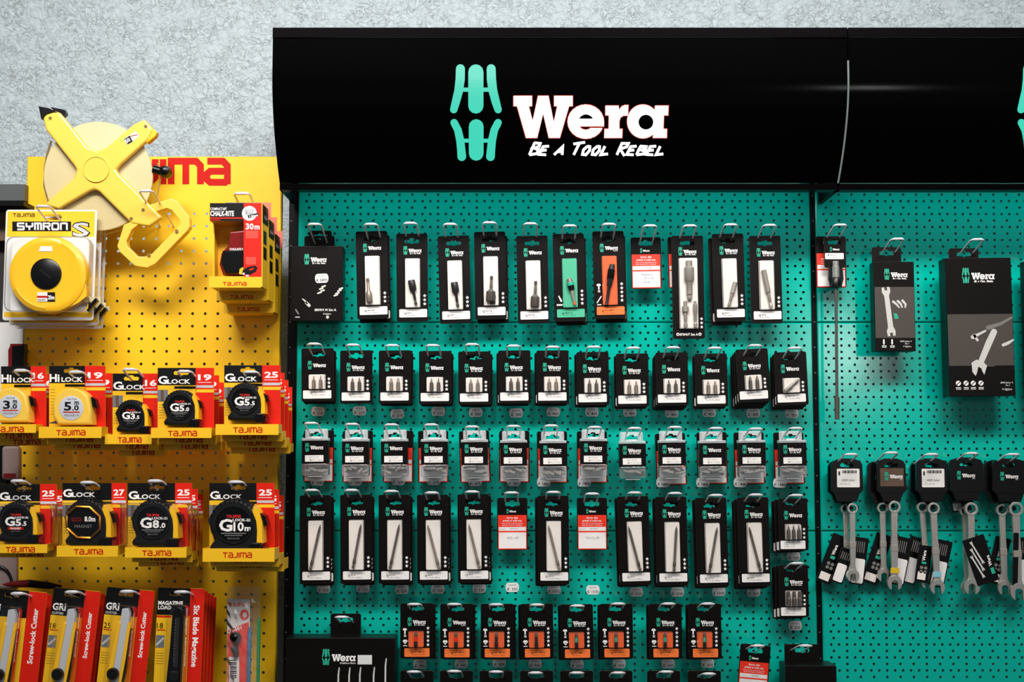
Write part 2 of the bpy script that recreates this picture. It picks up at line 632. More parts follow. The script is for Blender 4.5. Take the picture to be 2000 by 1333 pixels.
def simple_box(name, x0, x1, y0, y1, z0, z1, m, parent=None):
    g = G(1.0, fmap=lambda x, y, o: (x, y, o))
    g.box8([(x0, y0, z0), (x1, y0, z0), (x1, y1, z0), (x0, y1, z0), (x0, y0, z1), (x1, y0, z1), (x1, y1, z1), (x0, y1, z1)], m)
    return g.build(name, parent)


# ------------------------------------------------------------------ setting
struct(simple_box('wall_back', -3, 3, 0.30, 0.45, 0, 3.4, 'plaster'))
struct(simple_box('floor', -3, 3, -5.5, 0.45, -0.1, 0, 'floor_grey'))


# ------------------------------------------------------------------ perforated panels
def perforated(name, x0, x1, z0, z1, rows, r, m, label, cat, group, thick=1.5):
    """rows: [(z, [x...])]; sheet steel with real holes, folded edges"""
    V, F = [], []
    zs = [z for z, _ in rows]
    cuts = [z1] + [(a + b) / 2 for a, b in zip(zs, zs[1:])] + [z0]
    bx0, bx1 = x0 + 0.002, x1 - 0.002
    cuts[0] -= 0.002; cuts[-1] += 0.002
    ca = [(math.cos(PI / 4 * i), math.sin(PI / 4 * i)) for i in range(8)]
    T = thick / 1000
    for ri, (z, xs) in enumerate(rows):
        za, zb = cuts[ri], cuts[ri + 1]
        e = [bx0] + [(a + b) / 2 for a, b in zip(xs, xs[1:])] + [bx1]
        for i, x in enumerate(xs):
            l, rt = e[i], e[i + 1]
            b = len(V)
            V += [(rt, 0, z), (rt, 0, za), (x, 0, za), (l, 0, za), (l, 0, z), (l, 0, zb), (x, 0, zb), (rt, 0, zb)]
            V += [(x + c * r, 0, z + s * r) for c, s in ca]
            V += [(x + c * r, T, z + s * r) for c, s in ca]
            for k in range(8):
                j = (k + 1) % 8
                F.append((b + k, b + 8 + k, b + 8 + j, b + j))
                F.append((b + 8 + k, b + 16 + k, b + 16 + j, b + 8 + j))
    b = len(V)
    V += [(bx0, 0, cuts[-1]), (bx1, 0, cuts[-1]), (bx1, 0, cuts[0]), (bx0, 0, cuts[0]),
          (x0, .002, z0), (x1, .002, z0), (x1, .002, z1), (x0, .002, z1),
          (x0, .02, z0), (x1, .02, z0), (x1, .02, z1), (x0, .02, z1)]
    for k in range(4):
        j = (k + 1) % 4
        F.append((b + k, b + j, b + 4 + j, b + 4 + k))
        F.append((b + 4 + k, b + 4 + j, b + 8 + j, b + 8 + k))
    me = bpy.data.meshes.new(name)
    me.from_pydata(V, [], F)
    me.materials.append(MATS[m])
    me.update()
    o = link(name, me)
    return tag(o, label, cat, group)


ZS = [W(1000, v, 0).z for v in (222, 630, 1038, 1446)]
BAYX = [(W(583, 420).x, W(1582, 420).x), (W(1593, 420).x, W(1593, 420).x + (W(1582, 420).x - W(583, 420).x))]
for bi, (bx0, bx1) in enumerate(BAYX):
    for pi in range(3):
        zt, zb = ZS[pi] - 0.0008, ZS[pi + 1] + 0.0008
        rows = []
        n = 32
        for i in range(n):
            z = zt - 0.007 - (zt - zb - 0.014) * i / (n - 1)
            w_ = bx1 - bx0
            if i % 2 == 0:
                c = 39; p = 0.0254
            else:
                c = 65; p = 0.01524
            st = (bx0 + bx1) / 2 - p * (c - 1) / 2
            rows.append((z, [st + p * q for q in range(c) if bi == 0 or st + p * q < 1.12]))
        xe = bx1
        perforated('perforated_board', bx0, xe, zb, zt, rows, 0.0027, 'teal_paint',
                   'teal perforated board, %s of the %s' % (['topmost, under the lit sign', 'middle one', 'lowest one'][pi],
                                                                    ['bit card bay', 'wrench bay'][bi]), 'board', 'teal back panels')

# uprights
for (u0, u1, lab) in ((564, 582, 'black slotted shelving post beside the yellow board'), (1583, 1592.4, 'black slotted shelving post between the two teal bays')):
    xa, xb = W(u0, 420).x, W(u1, 420).x
    g = G(1.0, fmap=lambda x, y, o: (x, y, o))
    g.box8([(xa, 0.004, 0.0), (xb, 0.004, 0.0), (xb, 0.285, 0.0), (xa, 0.285, 0.0), (xa, 0.004, 2.38), (xb, 0.004, 2.38), (xb, 0.285, 2.38), (xa, 0.285, 2.38)], 'black_metal')  # depth stretched almost to the wall to block light behind the boards
    p = g.build('shelf_post')
    tag(p, lab, 'post')
    g = G(1.0, fmap=lambda x, y, o: (x, y, o))
    z = 1.0
    while z < 2.2:
        for sx in ((xa * .75 + xb * .25), ) if u1 - u0 > 15 else ((xa + xb) / 2,):
            g.box8([(sx - .0014, .0034, z), (sx + .0014, .0034, z), (sx + .0014, .0041, z), (sx - .0014, .0041, z),
                    (sx - .0014, .0034, z + .0016), (sx + .0014, .0034, z + .0016), (sx + .0014, .0041, z + .0016), (sx - .0014, .0041, z + .0016)], 'lit_slot_edge')  # pale dashes: light catching the slots, put into the colour
        z += 0.05
    g.build('lit_slot_marks', p)

# yellow board
yx0, yx1 = W(50, 420).x, W(549, 420).x
yz1 = W(1000, 306).z
rows = []
z = W(1000, 417.7).z
zb = W(1000, 1420).z
xs = [W(54.7, 644).x + 0.0247 * i for i in range(20)]
xs = [x for x in xs if x < yx1 - 0.008 and x > yx0 + 0.004]
zz = yz1 - 0.02
while z > zb + 0.01:
    rows.append((z, xs)); z -= 0.0247
yb = perforated('perforated_board', yx0, yx1, zb, yz1, rows, 0.003, 'yellow_paint',
                'bright yellow perforated display board with red lettering', 'panel', None)
g = G(1, fmap=lambda x, y, o: tuple(W(x, y, o * 0.001)))
g.tajima(160, 311, 284, 49, 0.6, 'tajima_red', 0.27)
g.build('board_lettering', yb)['label'] = 'red lettering printed along the top edge'


# ------------------------------------------------------------------ lit sign
def hd(v):
    t = (v - 60) / 300
    return 0.25 - 0.095 * max(0, (t - .3) / .7) ** 1.8


HZ = [(v, hd(v)) for v in range(74, 359, 12)] + [(358, hd(358))]


def sign(x0, x1, du, label, first):
    root = thing('light_sign', label, 'sign', (x0, 0, ZS[0]), 0, 'lit black header signs')
    inv = lambda p: (p[0] - x0, p[1], p[2] - ZS[0])
    prof = [(W(1000, v, d).y, W(1000, v, d).z) for v, d in HZ]
    V, F = [], []
    for (y, z) in prof: V += [inv((x0, y, z)), inv((x1, y, z))]
    n = len(prof)
    for i in range(n - 1): F.append((2 * i, 2 * i + 1, 2 * i + 3, 2 * i + 2))
    me = bpy.data.meshes.new('front_panel')
    me.from_pydata(V, [], F)
    me.polygons.foreach_set('use_smooth', [True] * len(F))
    me.materials.append(MATS['sign_black'])
    link('front_panel', me, root)
    # housing: top lip, bottom rail, ends, back
    g = G(1.0, fmap=lambda x, y, o: inv((x, y, o)))
    zt = W(1000, 54, .252).z; zl = W(1000, 73, .252).z
    zb0, zb1 = W(1000, 359, .157).z, W(1000, 371, .157).z
    def bx(a0, a1, c0, c1, e0, e1, m):
        g.box8([(a0, c0, e0), (a1, c0, e0), (a1, c1, e0), (a0, c1, e0), (a0, c0, e1), (a1, c0, e1), (a1, c1, e1), (a0, c1, e1)], m)
    bx(x0, x1, -.2525, -.235, zl, zt, 'sign_frame')
    bx(x0, x1, -.235, 0.0, zt - .004, zt, 'sign_frame')
    bx(x0, x1, -.157, -.13, zb1, zb0, 'sign_frame')
    bx(x0, x1, -.13, -0.004, zb1 + .07, zb1 + .074, 'sign_frame')
    # light strip recessed behind the bottom lip, washing the boards below
    area('sign_downlight', ((x0 + x1) / 2, -.085, zb1 + .056), ((x0 + x1) / 2, -.07, 1.0), (x1 - x0) - .04, .012, .55 * (x1 - x0), (.86, .97, 1.0))
    for xx in (x0, x1 - .003):
        ring = [(-0.001, zt)] + [(-.25, zt)] + [(y + .002, z) for y, z in prof] + [(-.155, zb1), (-0.004, zb1)]
        b = g.add([(xx, y, z) for y, z in ring] + [(xx + .003, y, z) for y, z in ring])
        m_ = len(ring)
        g.face(range(b, b + m_), 'sign_frame'); g.face(range(b + m_, b + 2 * m_), 'sign_frame')
        for i in range(m_):
            j = (i + 1) % m_
            g.face((b + i, b + j, b + m_ + j, b + m_ + i), 'sign_frame')
    g.build('housing', root)
    # glowing marks
    fm = lambda u, v, o: inv(tuple(W(u + du, v, hd(v) + o * 0.001)))
    sl = list(range(100, 330, 7))
    k = 1 / 4.444
    g = G(1, fmap=fm)
    for i, (pts, w) in enumerate(LOGO_MARK):
        ww = [a * k for a in w] if isinstance(w, list) else w * k
        g.stroke([(870 + a * k, 110 + b_ * k) for a, b_ in pts], ww, 1.2 + .03 * i, 'glow_teal')
    g.slice = sl
    if True:
        g.build('glowing_emblem', root)['label'] = 'glowing turquoise emblem'
    if first:
        P = lambda q: [(870 + a * k, 110 + b_ * k) for a, b_ in q]
        g = G(1, fmap=fm)
        g.poly(P(LW), 1.2, 'glow_white'); g.poly(P(LE), 1.2, 'glow_white', [P(LEH)]); g.poly(P(LR), 1.2, 'glow_white')
        g.poly(P(circ(1714, 566, 136, 146, 32)), 1.2, 'glow_white', [P(circ(1740, 572, 65, 65, 20))]); g.poly(P(LA), 1.25, 'glow_white')
        g.script('BE A TOOL REBEL', 870 + 728 * k, 110 + 752 * k, 1185 * k, 104 * k, 1.2, 'glow_white', 5.0)
        for L in (LW, LE, LR, LA, circ(1714, 566, 136, 146, 32)):
            q = P(L)
            g.stroke(q + [q[0]], 2.6, 0.8, 'glow_rim', False)
        g.slice = sl
        g.build('glowing_letters', root)['label'] = 'glowing white lettering with a red rim'
    return root


sx0, sxm = W(533, 60, .25).x, W(1655, 60, .25).x
sign(sx0, sxm - .001, 0, 'curved black light sign with glowing white lettering and turquoise emblem', True)
sign(sxm + .001, 1.35, 1108, 'second curved black light sign, cut off by the picture edge, only emblem showing', False)
g = G(1, fmap=lambda u, v, o: tuple(W(1000, v, hd(v) + o * .001) + Vector((sxm - 0.0016 + 0.0032 * u, 0, 0))))
b = g.add([(i % 2, v, 1.0) for v in range(118, 360, 10) for i in (0, 1)])
for i in range(len(g.v) // 2 - 1): g.face((b + 2 * i, b + 2 * i + 1, b + 2 * i + 3, b + 2 * i + 2), 'glow_edge', True)
tag(g.build('joint_strip'), 'thin pale light line at the joint between the two black signs', 'strip')


# ------------------------------------------------------------------ hooks, stickers
HOOKS = {}


def hook(u, v, L, label, group, wid=0.0245, r=0.0016):
    key = (round(L, 3), wid)
    if key not in HOOKS:
        g = G(1.0, fmap=lambda x, y, o: (x, y, o))
        w = wid / 2
        rise = L * TAN
        zz = lambda d: -(L - d) * TAN
        Y = lambda d: L - d
        q = 0.006
        pts = []
        side = [(-w, Y(-.003), zz(-.003)), (-w, Y(L * .5), zz(L * .5)), (-w, Y(L - q), zz(L - q)), (-w + q * .3, Y(L - q * .3), zz(L - q * .3)), (-w + q, Y(L), 0)]
        pts = side + [(-x, y, z) for x, y, z in reversed(side)]
        rs = [r] * 4 + [r * 1.6, r * 1.6] + [r] * 4
        Q = [Vector(p) for p in pts]
        n = 8
        rings = []
        for i, qv in enumerate(Q):
            t = (Q[min(i + 1, len(Q) - 1)] - Q[max(i - 1, 0)]).normalized()
            a = None
            # keep the ring frame steady: use the wire plane's normal
            nrm = Vector((0, TAN, 1)).normalized()
            a = nrm.cross(t).normalized()
            rings.append(g.add([tuple(qv + (a * math.cos(2 * PI * j / n) + nrm * math.sin(2 * PI * j / n)) * rs[i]) for j in range(n)]))
        for a_, b_ in zip(rings, rings[1:]):
            for j in range(n): g.face((a_ + j, a_ + (j + 1) % n, b_ + (j + 1) % n, b_ + j), 'chrome_wire', True)
        g.face([rings[0] + j for j in range(n)], 'chrome_wire'); g.face([rings[-1] + j for j in range(n)], 'chrome_wire')
        HOOKS[key] = g.mesh('display_hook')
    o = link('display_hook', HOOKS[key])
    o.location = W(u, v, L)
    return tag(o, label, 'hook', group)


def sticker_mesh(txt, k, dim=False):
    g = G(k, 13, 9)
    out = [(4, 0), (22, 0), (24.5, 2), (26, 6), (26, 12), (24.5, 16), (22, 18), (4, 18), (1.5, 16), (0, 12), (0, 6), (1.5, 2)]
    g.prism(out, 0, 0.25, 'tag_white')
    g.text(txt, 13, 15.2, 5.2, 0.3, 'ink_black', 'c', 0.01)
    for i in range(9): g.flat(6 + i * 1.7, 3.5, 6.9 + i * 1.7, 5.5, 0.3, 'ink_grey')
    return g.mesh('price_sticker')


def sticker(u, v, d, txt, label, tilt=0, group=None, parent=None):
    me = sticker_mesh(txt, S(v, d))
    o = link('price_sticker', me, parent)
    o.rotation_euler = (0, -math.radians(tilt), 0)
    if parent is None:
        o.location = W(u, v, d)
        tag(o, label, 'price tag', group)
    return o


# ------------------------------------------------------------------ hanging cards
def slot_hole(cx, cy, w=30, h=7):
    a, b = w / 2, h / 2
    return [(cx - a, cy), (cx - a + 2, cy - b), (cx - 5, cy - b), (cx - 3.5, cy - b - 3), (cx + 3.5, cy - b - 3), (cx + 5, cy - b), (cx + a - 2, cy - b), (cx + a, cy),
            (cx + a - 2, cy + b), (cx + 4, cy + b), (cx, cy + b + 2), (cx - 4, cy + b), (cx - a + 2, cy + b)]


def hammer_icon(g, x, y, out, m='ink_white'):
    g.poly([(x, y + 1), (x + 2, y), (x + 6, y), (x + 8, y + 2), (x + 8, y + 4), (x + 5.4, y + 4), (x + 5.4, y + 11), (x + 2.6, y + 11), (x + 2.6, y + 4), (x, y + 4)], out, m)
    g.flat(x + 2, y + 12.5, x + 6.5, y + 14, out, m)
    g.flat(x + 2, y + 15, x + 6.5, y + 16.5, out, m)


def diamond_icon(g, x, y, out, m='ink_white'):
    g.poly([(x - 5, y - 1), (x - 3, y - 4), (x + 3, y - 4), (x + 5, y - 1), (x, y + 5)], out, m)
    g.stroke([(x - 2.5, y - 1), (x, y + 2), (x + 2.5, y - 1)], .8, out + .05, 'ink_black', False)
    g.flat(x - 4, y + 7, x + 4, y + 8.4, out, m)


BOARD = {}


def board_mesh(kind, k, tagline):
    key = (kind, round(k, 6), tagline)
    if key in BOARD: return BOARD[key]
    T = CARD[kind]
    w, h, sy = T['w'], T['h'], T['slot']
    g = G(k, w / 2, sy)
    g.prism(rr(0, 0, w, h, 3.5), 0, 1.6, 'card_black', [slot_hole(w / 2, sy)], 'card_edge')
    lx, ly, ls = T['logo']
    g.logo(lx, ly, ls, 1.75, tag=tagline)
    sxp, sys_, r = T['stars']
    for y in sys_: g.star(sxp, y, r, 1.75, 'ink_white')
    if kind == 'impact':
        hammer_icon(g, 5, 48, 1.75); diamond_icon(g, 9.5, 74, 1.75)
    if kind == 'magnet':
        g.poly([(8, 122), (10, 121), (16, 132), (13, 134)], 1.75, 'ink_white'); g.flat(5, 138, 16, 141, 1.75, 'ink_white')
    if kind == 'torsion':
        hammer_icon(g, 6, 103, 1.75)
        g.stroke([(6, 140), (14, 128)], 2, 1.75, 'ink_white'); g.flat(6, 143, 14, 145, 1.75, 'ink_white')
    if kind == 'set':
        g.text('870/4/7 Set A', w / 2, 195.5, 4.4, 1.75, 'ink_white', 'c', 0.02)
        for x in (9.5, 52.5):
            g.poly(circ(x, 193, 3, n=14), 1.75, 'ink_white'); g.poly(circ(x, 193, 1.4, n=10), 1.8, 'card_black')
    BOARD[key] = g.mesh('card_board')
    return BOARD[key]


LS = 17 / 840
CARD = {
    'tall': dict(w=61, h=172, slot=15, logo=(13.5, 24, LS), stars=(54.5, (122, 130, 138), 3.7), win=(17, 49, 46, 145), lab=(5, 148, 59, 164)),
    'small': dict(w=63, h=104, slot=11.5, logo=(12, 24, LS), stars=(53.5, (60, 67.5, 75), 3.7), win=(14.5, 51, 47, 79.5), lab=(3, 82, 58, 98)),
    'impact': dict(w=64, h=106, slot=10, logo=(14, 27, LS), stars=(54, (48, 56, 64, 72, 80), 3.7), win=(16, 54, 46, 84), lab=(8, 86.5, 57, 103)),
    'three': dict(w=57, h=101, slot=9, logo=(10.5, 24, LS), stars=(49, (60, 68, 76), 3.4), win=(12, 50, 43, 79.5), lab=(2.5, 82, 51, 98)),
    'set': dict(w=62, h=202, slot=15, logo=(13, 22, LS), stars=(56, (163, 171, 179), 3.5), win=(13.5, 44, 49.5, 182), lab=None),
}
CARD['magnet'] = dict(CARD['tall'], stars=(54.5, (113, 121, 129, 137), 3.7))
CARD['torsion'] = dict(CARD['tall'], stars=(54.5, (104, 112, 120, 128, 136), 3.7))
ACC = {'white': ('insert_white', 'paper_white'), 'green': ('insert_green', 'insert_green'), 'orange': ('insert_orange', 'label_orange')}


def tool_parts(kind, k, w, sy, bits, root):
    for nm, (x0, y0, x1, y1), prof in bits:
        g = G(k, w / 2, sy)
        g.spin(x0, y0, x1, y1, 6.2, prof, 12 if nm != 'screwdriver_bit' else 6, nm != 'screwdriver_bit')
        g.build(nm, root)


def P_(m, *tr): return [(t, r, m) for t, r in tr]


def bit25(x0, y0, x1, y1, m='warm_steel', tip=1.0):
    return ('screwdriver_bit', (x0, y0, x1, y1), P_(m, (0, .4), (.08, 1.0 * tip), (.3, 1.9 * tip), (.36, 3.4), (.95, 3.6), (1, 3.0)))


def longbit(x0, y0, x1, y1, m='dark_steel'):
    return ('long_bit', (x0, y0, x1, y1), P_(m, (0, .6), (.05, 1.6), (.1, 2.3), (.78, 2.3), (.8, 3.0), (.88, 3.0), (.9, 2.0), (.93, 2.0), (.95, 2.9), (1, 2.6)))


def setter(x0, y0, x1, y1, big=5.5, m='dark_steel'):
    return ('nut_setter', (x0, y0, x1, y1), P_(m, (0, 2.8), (.1, 2.8), (.14, 2.0), (.2, 2.0), (.24, 2.6), (.5, 2.8), (.62, big), (.98, big), (1, big - .6)))


def hang_card(kind, u, v, d, tilt, label, cat, group, bits, txt, accent='white', tagline='script'):
    T = CARD[kind]
    k = S(v, d)
    w, sy = T['w'], T['slot']
    root = thing('bit_card', label, cat, W(u, v + sy, d), tilt, group)
    link('card_board', board_mesh(kind, k, tagline), root)
    ins, lab = ACC[accent]
    x0, y0, x1, y1 = T['win']
    g = G(k, w / 2, sy)
    g.rect(x0, y0, x1, y1, 1.4, 1.9, ins, 2.0)
    g.build('window_insert', root)
    tool_parts(kind, k, w, sy, bits, root)
    key = ('blister', kind, round(k, 6))
    if key not in BOARD:
        g = G(k, w / 2, sy)
        g.pillow(rr(x0 + .3, y0 + .3, x1 - .3, y1 - .3, 2.5), 1.95, 11.5, 'clear_plastic', 1.5, 2)
        BOARD[key] = g.mesh('blister')
    link('blister', BOARD[key], root)
    if T['lab']:
        x0, y0, x1, y1 = T['lab']
        g = G(k, w / 2, sy)
        g.rect(x0, y0, x1, y1, 1.6, 2.0, lab, 1.8)
        ink = 'ink_black'
        if kind == 'three':
            for i, t in enumerate(txt):
                g.text(t, x0 + 10, y0 + 4.2 + i * 4, 2.4, 2.1, ink)
            g.stroke([(x0 + 8, y0 + 2), (x0 + 8, y1 - 2)], .4, 2.1, 'ink_grey', False)
        else:
            cx = x0 + (x1 - x0) * (.22 if kind in ('tall', 'magnet', 'torsion') else .3)
            if kind == 'small': cy = y0 + 5
            else: cy = y0 + 8.5
            g.poly(circ(cx, cy, 2.3, n=6), 2.1, ink)
            g.poly(circ(cx, cy, 1.2, n=8), 2.15, lab)
            g.text(txt[0], cx + 3.4, cy + .2, 2.6, 2.1, ink, bold=.015)
            g.text(txt[1], cx + 1.0, cy + 4.8, 2.5, 2.1, ink)
        g.build('info_label', root)
    return root


def behind(root, n, step, names, jit=None, tilts=None):
    """n more of the same hanging further back on the same hook"""
    out = []
    for i in range(1, n + 1):
        jx, jz = (jit or [(0.0, 0.0)] * n)[i - 1]
        loc = root.location + Vector((jx, step * i, -step * i * TAN + jz))
        out.append(dup(root, loc, names[i - 1], tilts[i - 1] if tilts else None))
    return out


SOLD = {}


def soldout(u, v, d, tilt, label, group, lines, hand, hand_ink='ink_grey', w=59):
    k = S(v, d)
    root = thing('sold_out_card', label, 'card', W(u, v + 12, d), tilt, group)
    key = round(k, 6)
    if key not in SOLD:
        g = G(k, 29.5, 12)
        g.prism(rr(0, 0, 59, 101, 4), 0, 1.2, 'card_black', [slot_hole(29.5, 12, 30, 8)], 'card_edge')
        g.logo(18, 21.5, 9 / 840, 1.35, tag=None)
        SOLD[key] = g.mesh('card_board')
    link('card_board', SOLD[key], root)
    g = G(k, 29.5, 12)
    g.rect(1.6, 33.5, 57.4, 99.8, 1.2, 1.5, 'sold_red', 1.0)
    g.flat(3, 56.5, 56, 64, 1.6, 'paper_white')
    g.flat(3, 67, 56, 98, 1.6, 'paper_white')
    g.text('Sorry, this', 29.5, 40.5, 3.6, 1.6, 'ink_white', 'c', .02)
    g.text('article is sold out.', 29.5, 46, 3.6, 1.6, 'ink_white', 'c', .02)
    g.text('Please ask the responsible person', 29.5, 50.5, 2.1, 1.6, 'ink_white', 'c')
    g.text('about the article or a substitute.', 29.5, 54, 2.1, 1.6, 'ink_white', 'c')
    g.text('Article no.', 5, 61.5, 2.0, 1.7, 'ink_grey')
    g.text(lines, 25, 62, 3.6, 1.7, 'ink_grey', shear=.2)
    for i, t in enumerate(hand):
        g.text(t, 29.5 + (i % 2) * 3, 80 + i * 7.5 - (len(hand) - 1) * 2.5, 4.2, 1.7, hand_ink, 'c', shear=.3)
    g.build('notice_panel', root)['label'] = 'red and white notice printed on the card'
    return root


YB = 'from the yellow board'
# ---- top row of tall cards
R1 = [(725.5, 452, 1.6), (804.5, 457, .8), (886, 461, 1.6), (956.5, 453, 1.0), (1039, 461, 1.2), (1110, 457, 1.2), (1187.5, 452, 1.2), (1421, 457, 1.2), (1493.5, 461, .8)]
R1T = [[setter(22, 93, 25, 140, 6, 'warm_steel')], [setter(38, 140, 29, 92, 7, 'black_steel')], [setter(36, 140, 30, 92, 7, 'black_steel')],
       [setter(33, 88, 30, 137, 9, 'dark_steel')], [setter(36, 90, 33, 140, 8.5, 'dark_steel')],
       [('magnet_holder', (30, 88, 40, 140), [(0, 3, 'warm_steel'), (.02, 5, 'warm_steel'), (.16, 6, 'warm_steel'), (.17, 7, 'ink_teal'), (.28, 7, 'ink_teal'), (.29, 6.4, 'plastic_black'), (.45, 6, 'plastic_black'), (.48, 4, 'warm_steel'), (.8, 2.6, 'steel'), (.9, 2.2, 'steel'), (.91, 2.8, 'insert_orange'), (1, 2.6, 'insert_orange')])],
       [('torsion_holder', (37, 66, 24, 145), [(0, 5, 'black_steel'), (.12, 6, 'black_steel'), (.13, 7, 'plastic_black'), (.36, 7, 'plastic_black'), (.4, 5.5, 'black_steel'), (.52, 5.5, 'black_steel'), (.56, 3.4, 'black_steel'), (.9, 3, 'black_steel'), (1, 3.4, 'black_steel')])],
       [('bit_holder', (42, 96, 28, 142), P_('steel', (0, 4.6), (.48, 4.6), (.5, 3.0), (.78, 2.8), (.8, 2.2), (.86, 2.2), (.88, 3.4), (1, 3)))],
       [('bit_holder', (26, 68, 39, 143), P_('steel', (0, 5), (.58, 5), (.6, 3.2), (.8, 3), (.82, 2.4), (.88, 2.4), (.9, 3.4), (1, 3)))]]
R1L = [('869/4 M', '1x 6,0 x 50mm'), ('869/4', '1x 8 x 50mm'), ('869/4', '1x 7,0 x 50mm'), ('869/4 M', '1x 10 x 65mm'), ('869/4 M', '1x 13 x 65mm'),
       ('888/4/1 K', '1x 1/4" x 75mm'), ('897/4 IMP R', '1x 1/4" x 75mm'), ('893/4', '1/4" x 50mm'), ('899/4', '1/4" x 75mm')]
LOOK1 = ['tall black card, nut setter lying askew in white window, nearest the yellow board', 'tall black card, dark nut setter head up, second nearest the yellow board',
         'tall black card, dark upright nut setter, third of the top row from the yellow board', 'tall black card, grey wide-footed nut setter, fourth of the top row from the yellow board',
         'tall black card, grey nut setter with wide foot, beside the green-window card', 'tall black card with green window and green label strip',
         'tall black card with orange window and orange label strip, in the top row', 'tall black card, short silver bit holder slanting up to the right',
         'tall black card, long silver bit holder, last in the top row']
SEC1 = ['first tall card of the top row, beside the set box', 'second tall card of the top row from the yellow board', 'third tall card of the top row from the yellow board',
        'fourth tall card of the top row from the yellow board', 'fifth tall card of the top row, beside the green one', 'green-window card', 'orange-window card of the top row', 'short silver bit holder card', 'long silver bit holder card']
HK1 = [(724, 438), (801, 436), (879, 438), (956, 435), (1036, 437), (1113, 441), (1190, 438), (1428, 439), (1504, 440)]
for i, (u, v, t) in enumerate(R1):
    kind = 'magnet' if i == 5 else 'torsion' if i == 6 else 'tall'
    acc = 'green' if i == 5 else 'orange' if i == 6 else 'white'
    r = hang_card(kind, u, v, 0.048, t, LOOK1[i], 'bit card', 'tall cards in the top row', R1T[i], R1L[i], acc, None if i in (0, 3, 4, 5) else 'Impaktor' if i == 6 else 'script')
    n = [1, 0, 0, 1, 0, 1, 1, 1, 0][i]
    if n: behind(r, n, 0.011, ['black card hanging behind the ' + SEC1[i]], [(0.004 if i < 4 else 0.0035 if i < 7 else -0.006, -0.004)])
    hook(*HK1[i], 0.11, 'wire hook of the ' + SEC1[i], 'hooks on the teal panels')
r = soldout(1261, 464, 0.035, .8, 'red and white sold-out card in the top row with three lines of blue handwriting', 'sold-out cards', '136788', ['Adaption', '1/4" x 50', 'Stufe'], 'ink_blue')
hook(1270, 441, .11, 'wire hook of the sold-out card in the top row', 'hooks on the teal panels')
setbits = [('socket_adapter', (33, 50, 33, 126), P_('steel', (0, 6.5), (.15, 6.5), (.16, 7.5), (.17, 9.5), (.5, 9.5), (.54, 7), (.56, 6), (.86, 6), (.88, 3.5), (.91, 3.5), (.93, 5), (.97, 5), (1, 4))),
           ('socket_adapter', (24.5, 129, 24.5, 180), P_('steel', (0, 3.5), (.2, 3.5), (.21, 6.5), (.4, 6.5), (.44, 3.2), (.72, 3.2), (.76, 2.4), (.84, 2.4), (.87, 3.8), (1, 3.4))),
           ('socket_adapter', (43.5, 129, 43.5, 180), P_('steel', (0, 2.6), (.1, 2.6), (.12, 4), (.42, 4), (.46, 3), (.72, 3), (.76, 2.3), (.84, 2.3), (.87, 3.6), (1, 3.2)))]
hang_card('set', 1342, 461, .05, .5, 'longest black card with three steel socket adapters', 'bit card', None, setbits, None)
soldout(1333, 463, .036, 1.0, 'sold-out card nearly hidden behind the longest black card of socket adapters', 'sold-out cards', '136779', ['870/4'])
hook(1348, 441, .11, 'wire hook of the longest card with three socket adapters', 'hooks on the teal panels')

# ---- row of small two-bit cards
R2 = [(620.5, 681, .8), (696, 685, .6), (771.5, 685, .5), (850, 686, .5), (926.5, 687, .5), (1004.5, 685, .7), (1079, 685, .5), (1157, 688, .8), (1234.5, 691, .7), (1311.5, 689, .8), (1388, 691, 1.0), (1468, 682, 3.0), (1543, 688, 2.0)]
HK2 = [(613, 672), (689, 674), (766, 675), (845, 675), (922, 673), (1003, 676), (1080, 678), (1160, 678), (1237.5, 680), (1315, 679), (1397, 680), (1475.6, 675), (1554, 680)]
ST2 = [(621, 804, '€  210'), (702, 803, '€  210'), (776, 809, '€  270'), (856, 804, '€  210'), (929, 806, '€  240'), (1008, 807, '€  240'), (1080.5, 805, '€  400'), (1156, 805, '€  400'), (1230, 805, '€  400'), (1312, 807, '€  400'), (1385, 806, '€  400'), (1471, 807, '€  400'), (1546.5, 808, '€  350')]
TX2 = [('851/1', '2x PH 1 x 25mm'), ('851/1', '2x PH 2 x 25mm'), ('851/1 Z', '2x PH2 x 25mm'), ('855/1 Z', '2x PZ1 x 25mm'), ('855/1', '2x PZ2 x 25mm'), ('855/1', '2x PZ3 x 25mm'), ('867/1 Z', '2x TX 10 x 25mm'),
       ('867/1', '2x TX 15 x 25mm'), ('867/1', '2x TX 20 x 25mm'), ('867/1', '2x TX 25 x 25mm'), ('867/1', '2x TX 27 x 25mm'), ('867/1', '2x TX 40 x 25mm'), ('800/1 Z', '1x 1,2 x 8 x 39mm')]
N2 = [1, 0, 1, 1, 1, 1, 1, 1, 1, 2, 1, 3, 2]
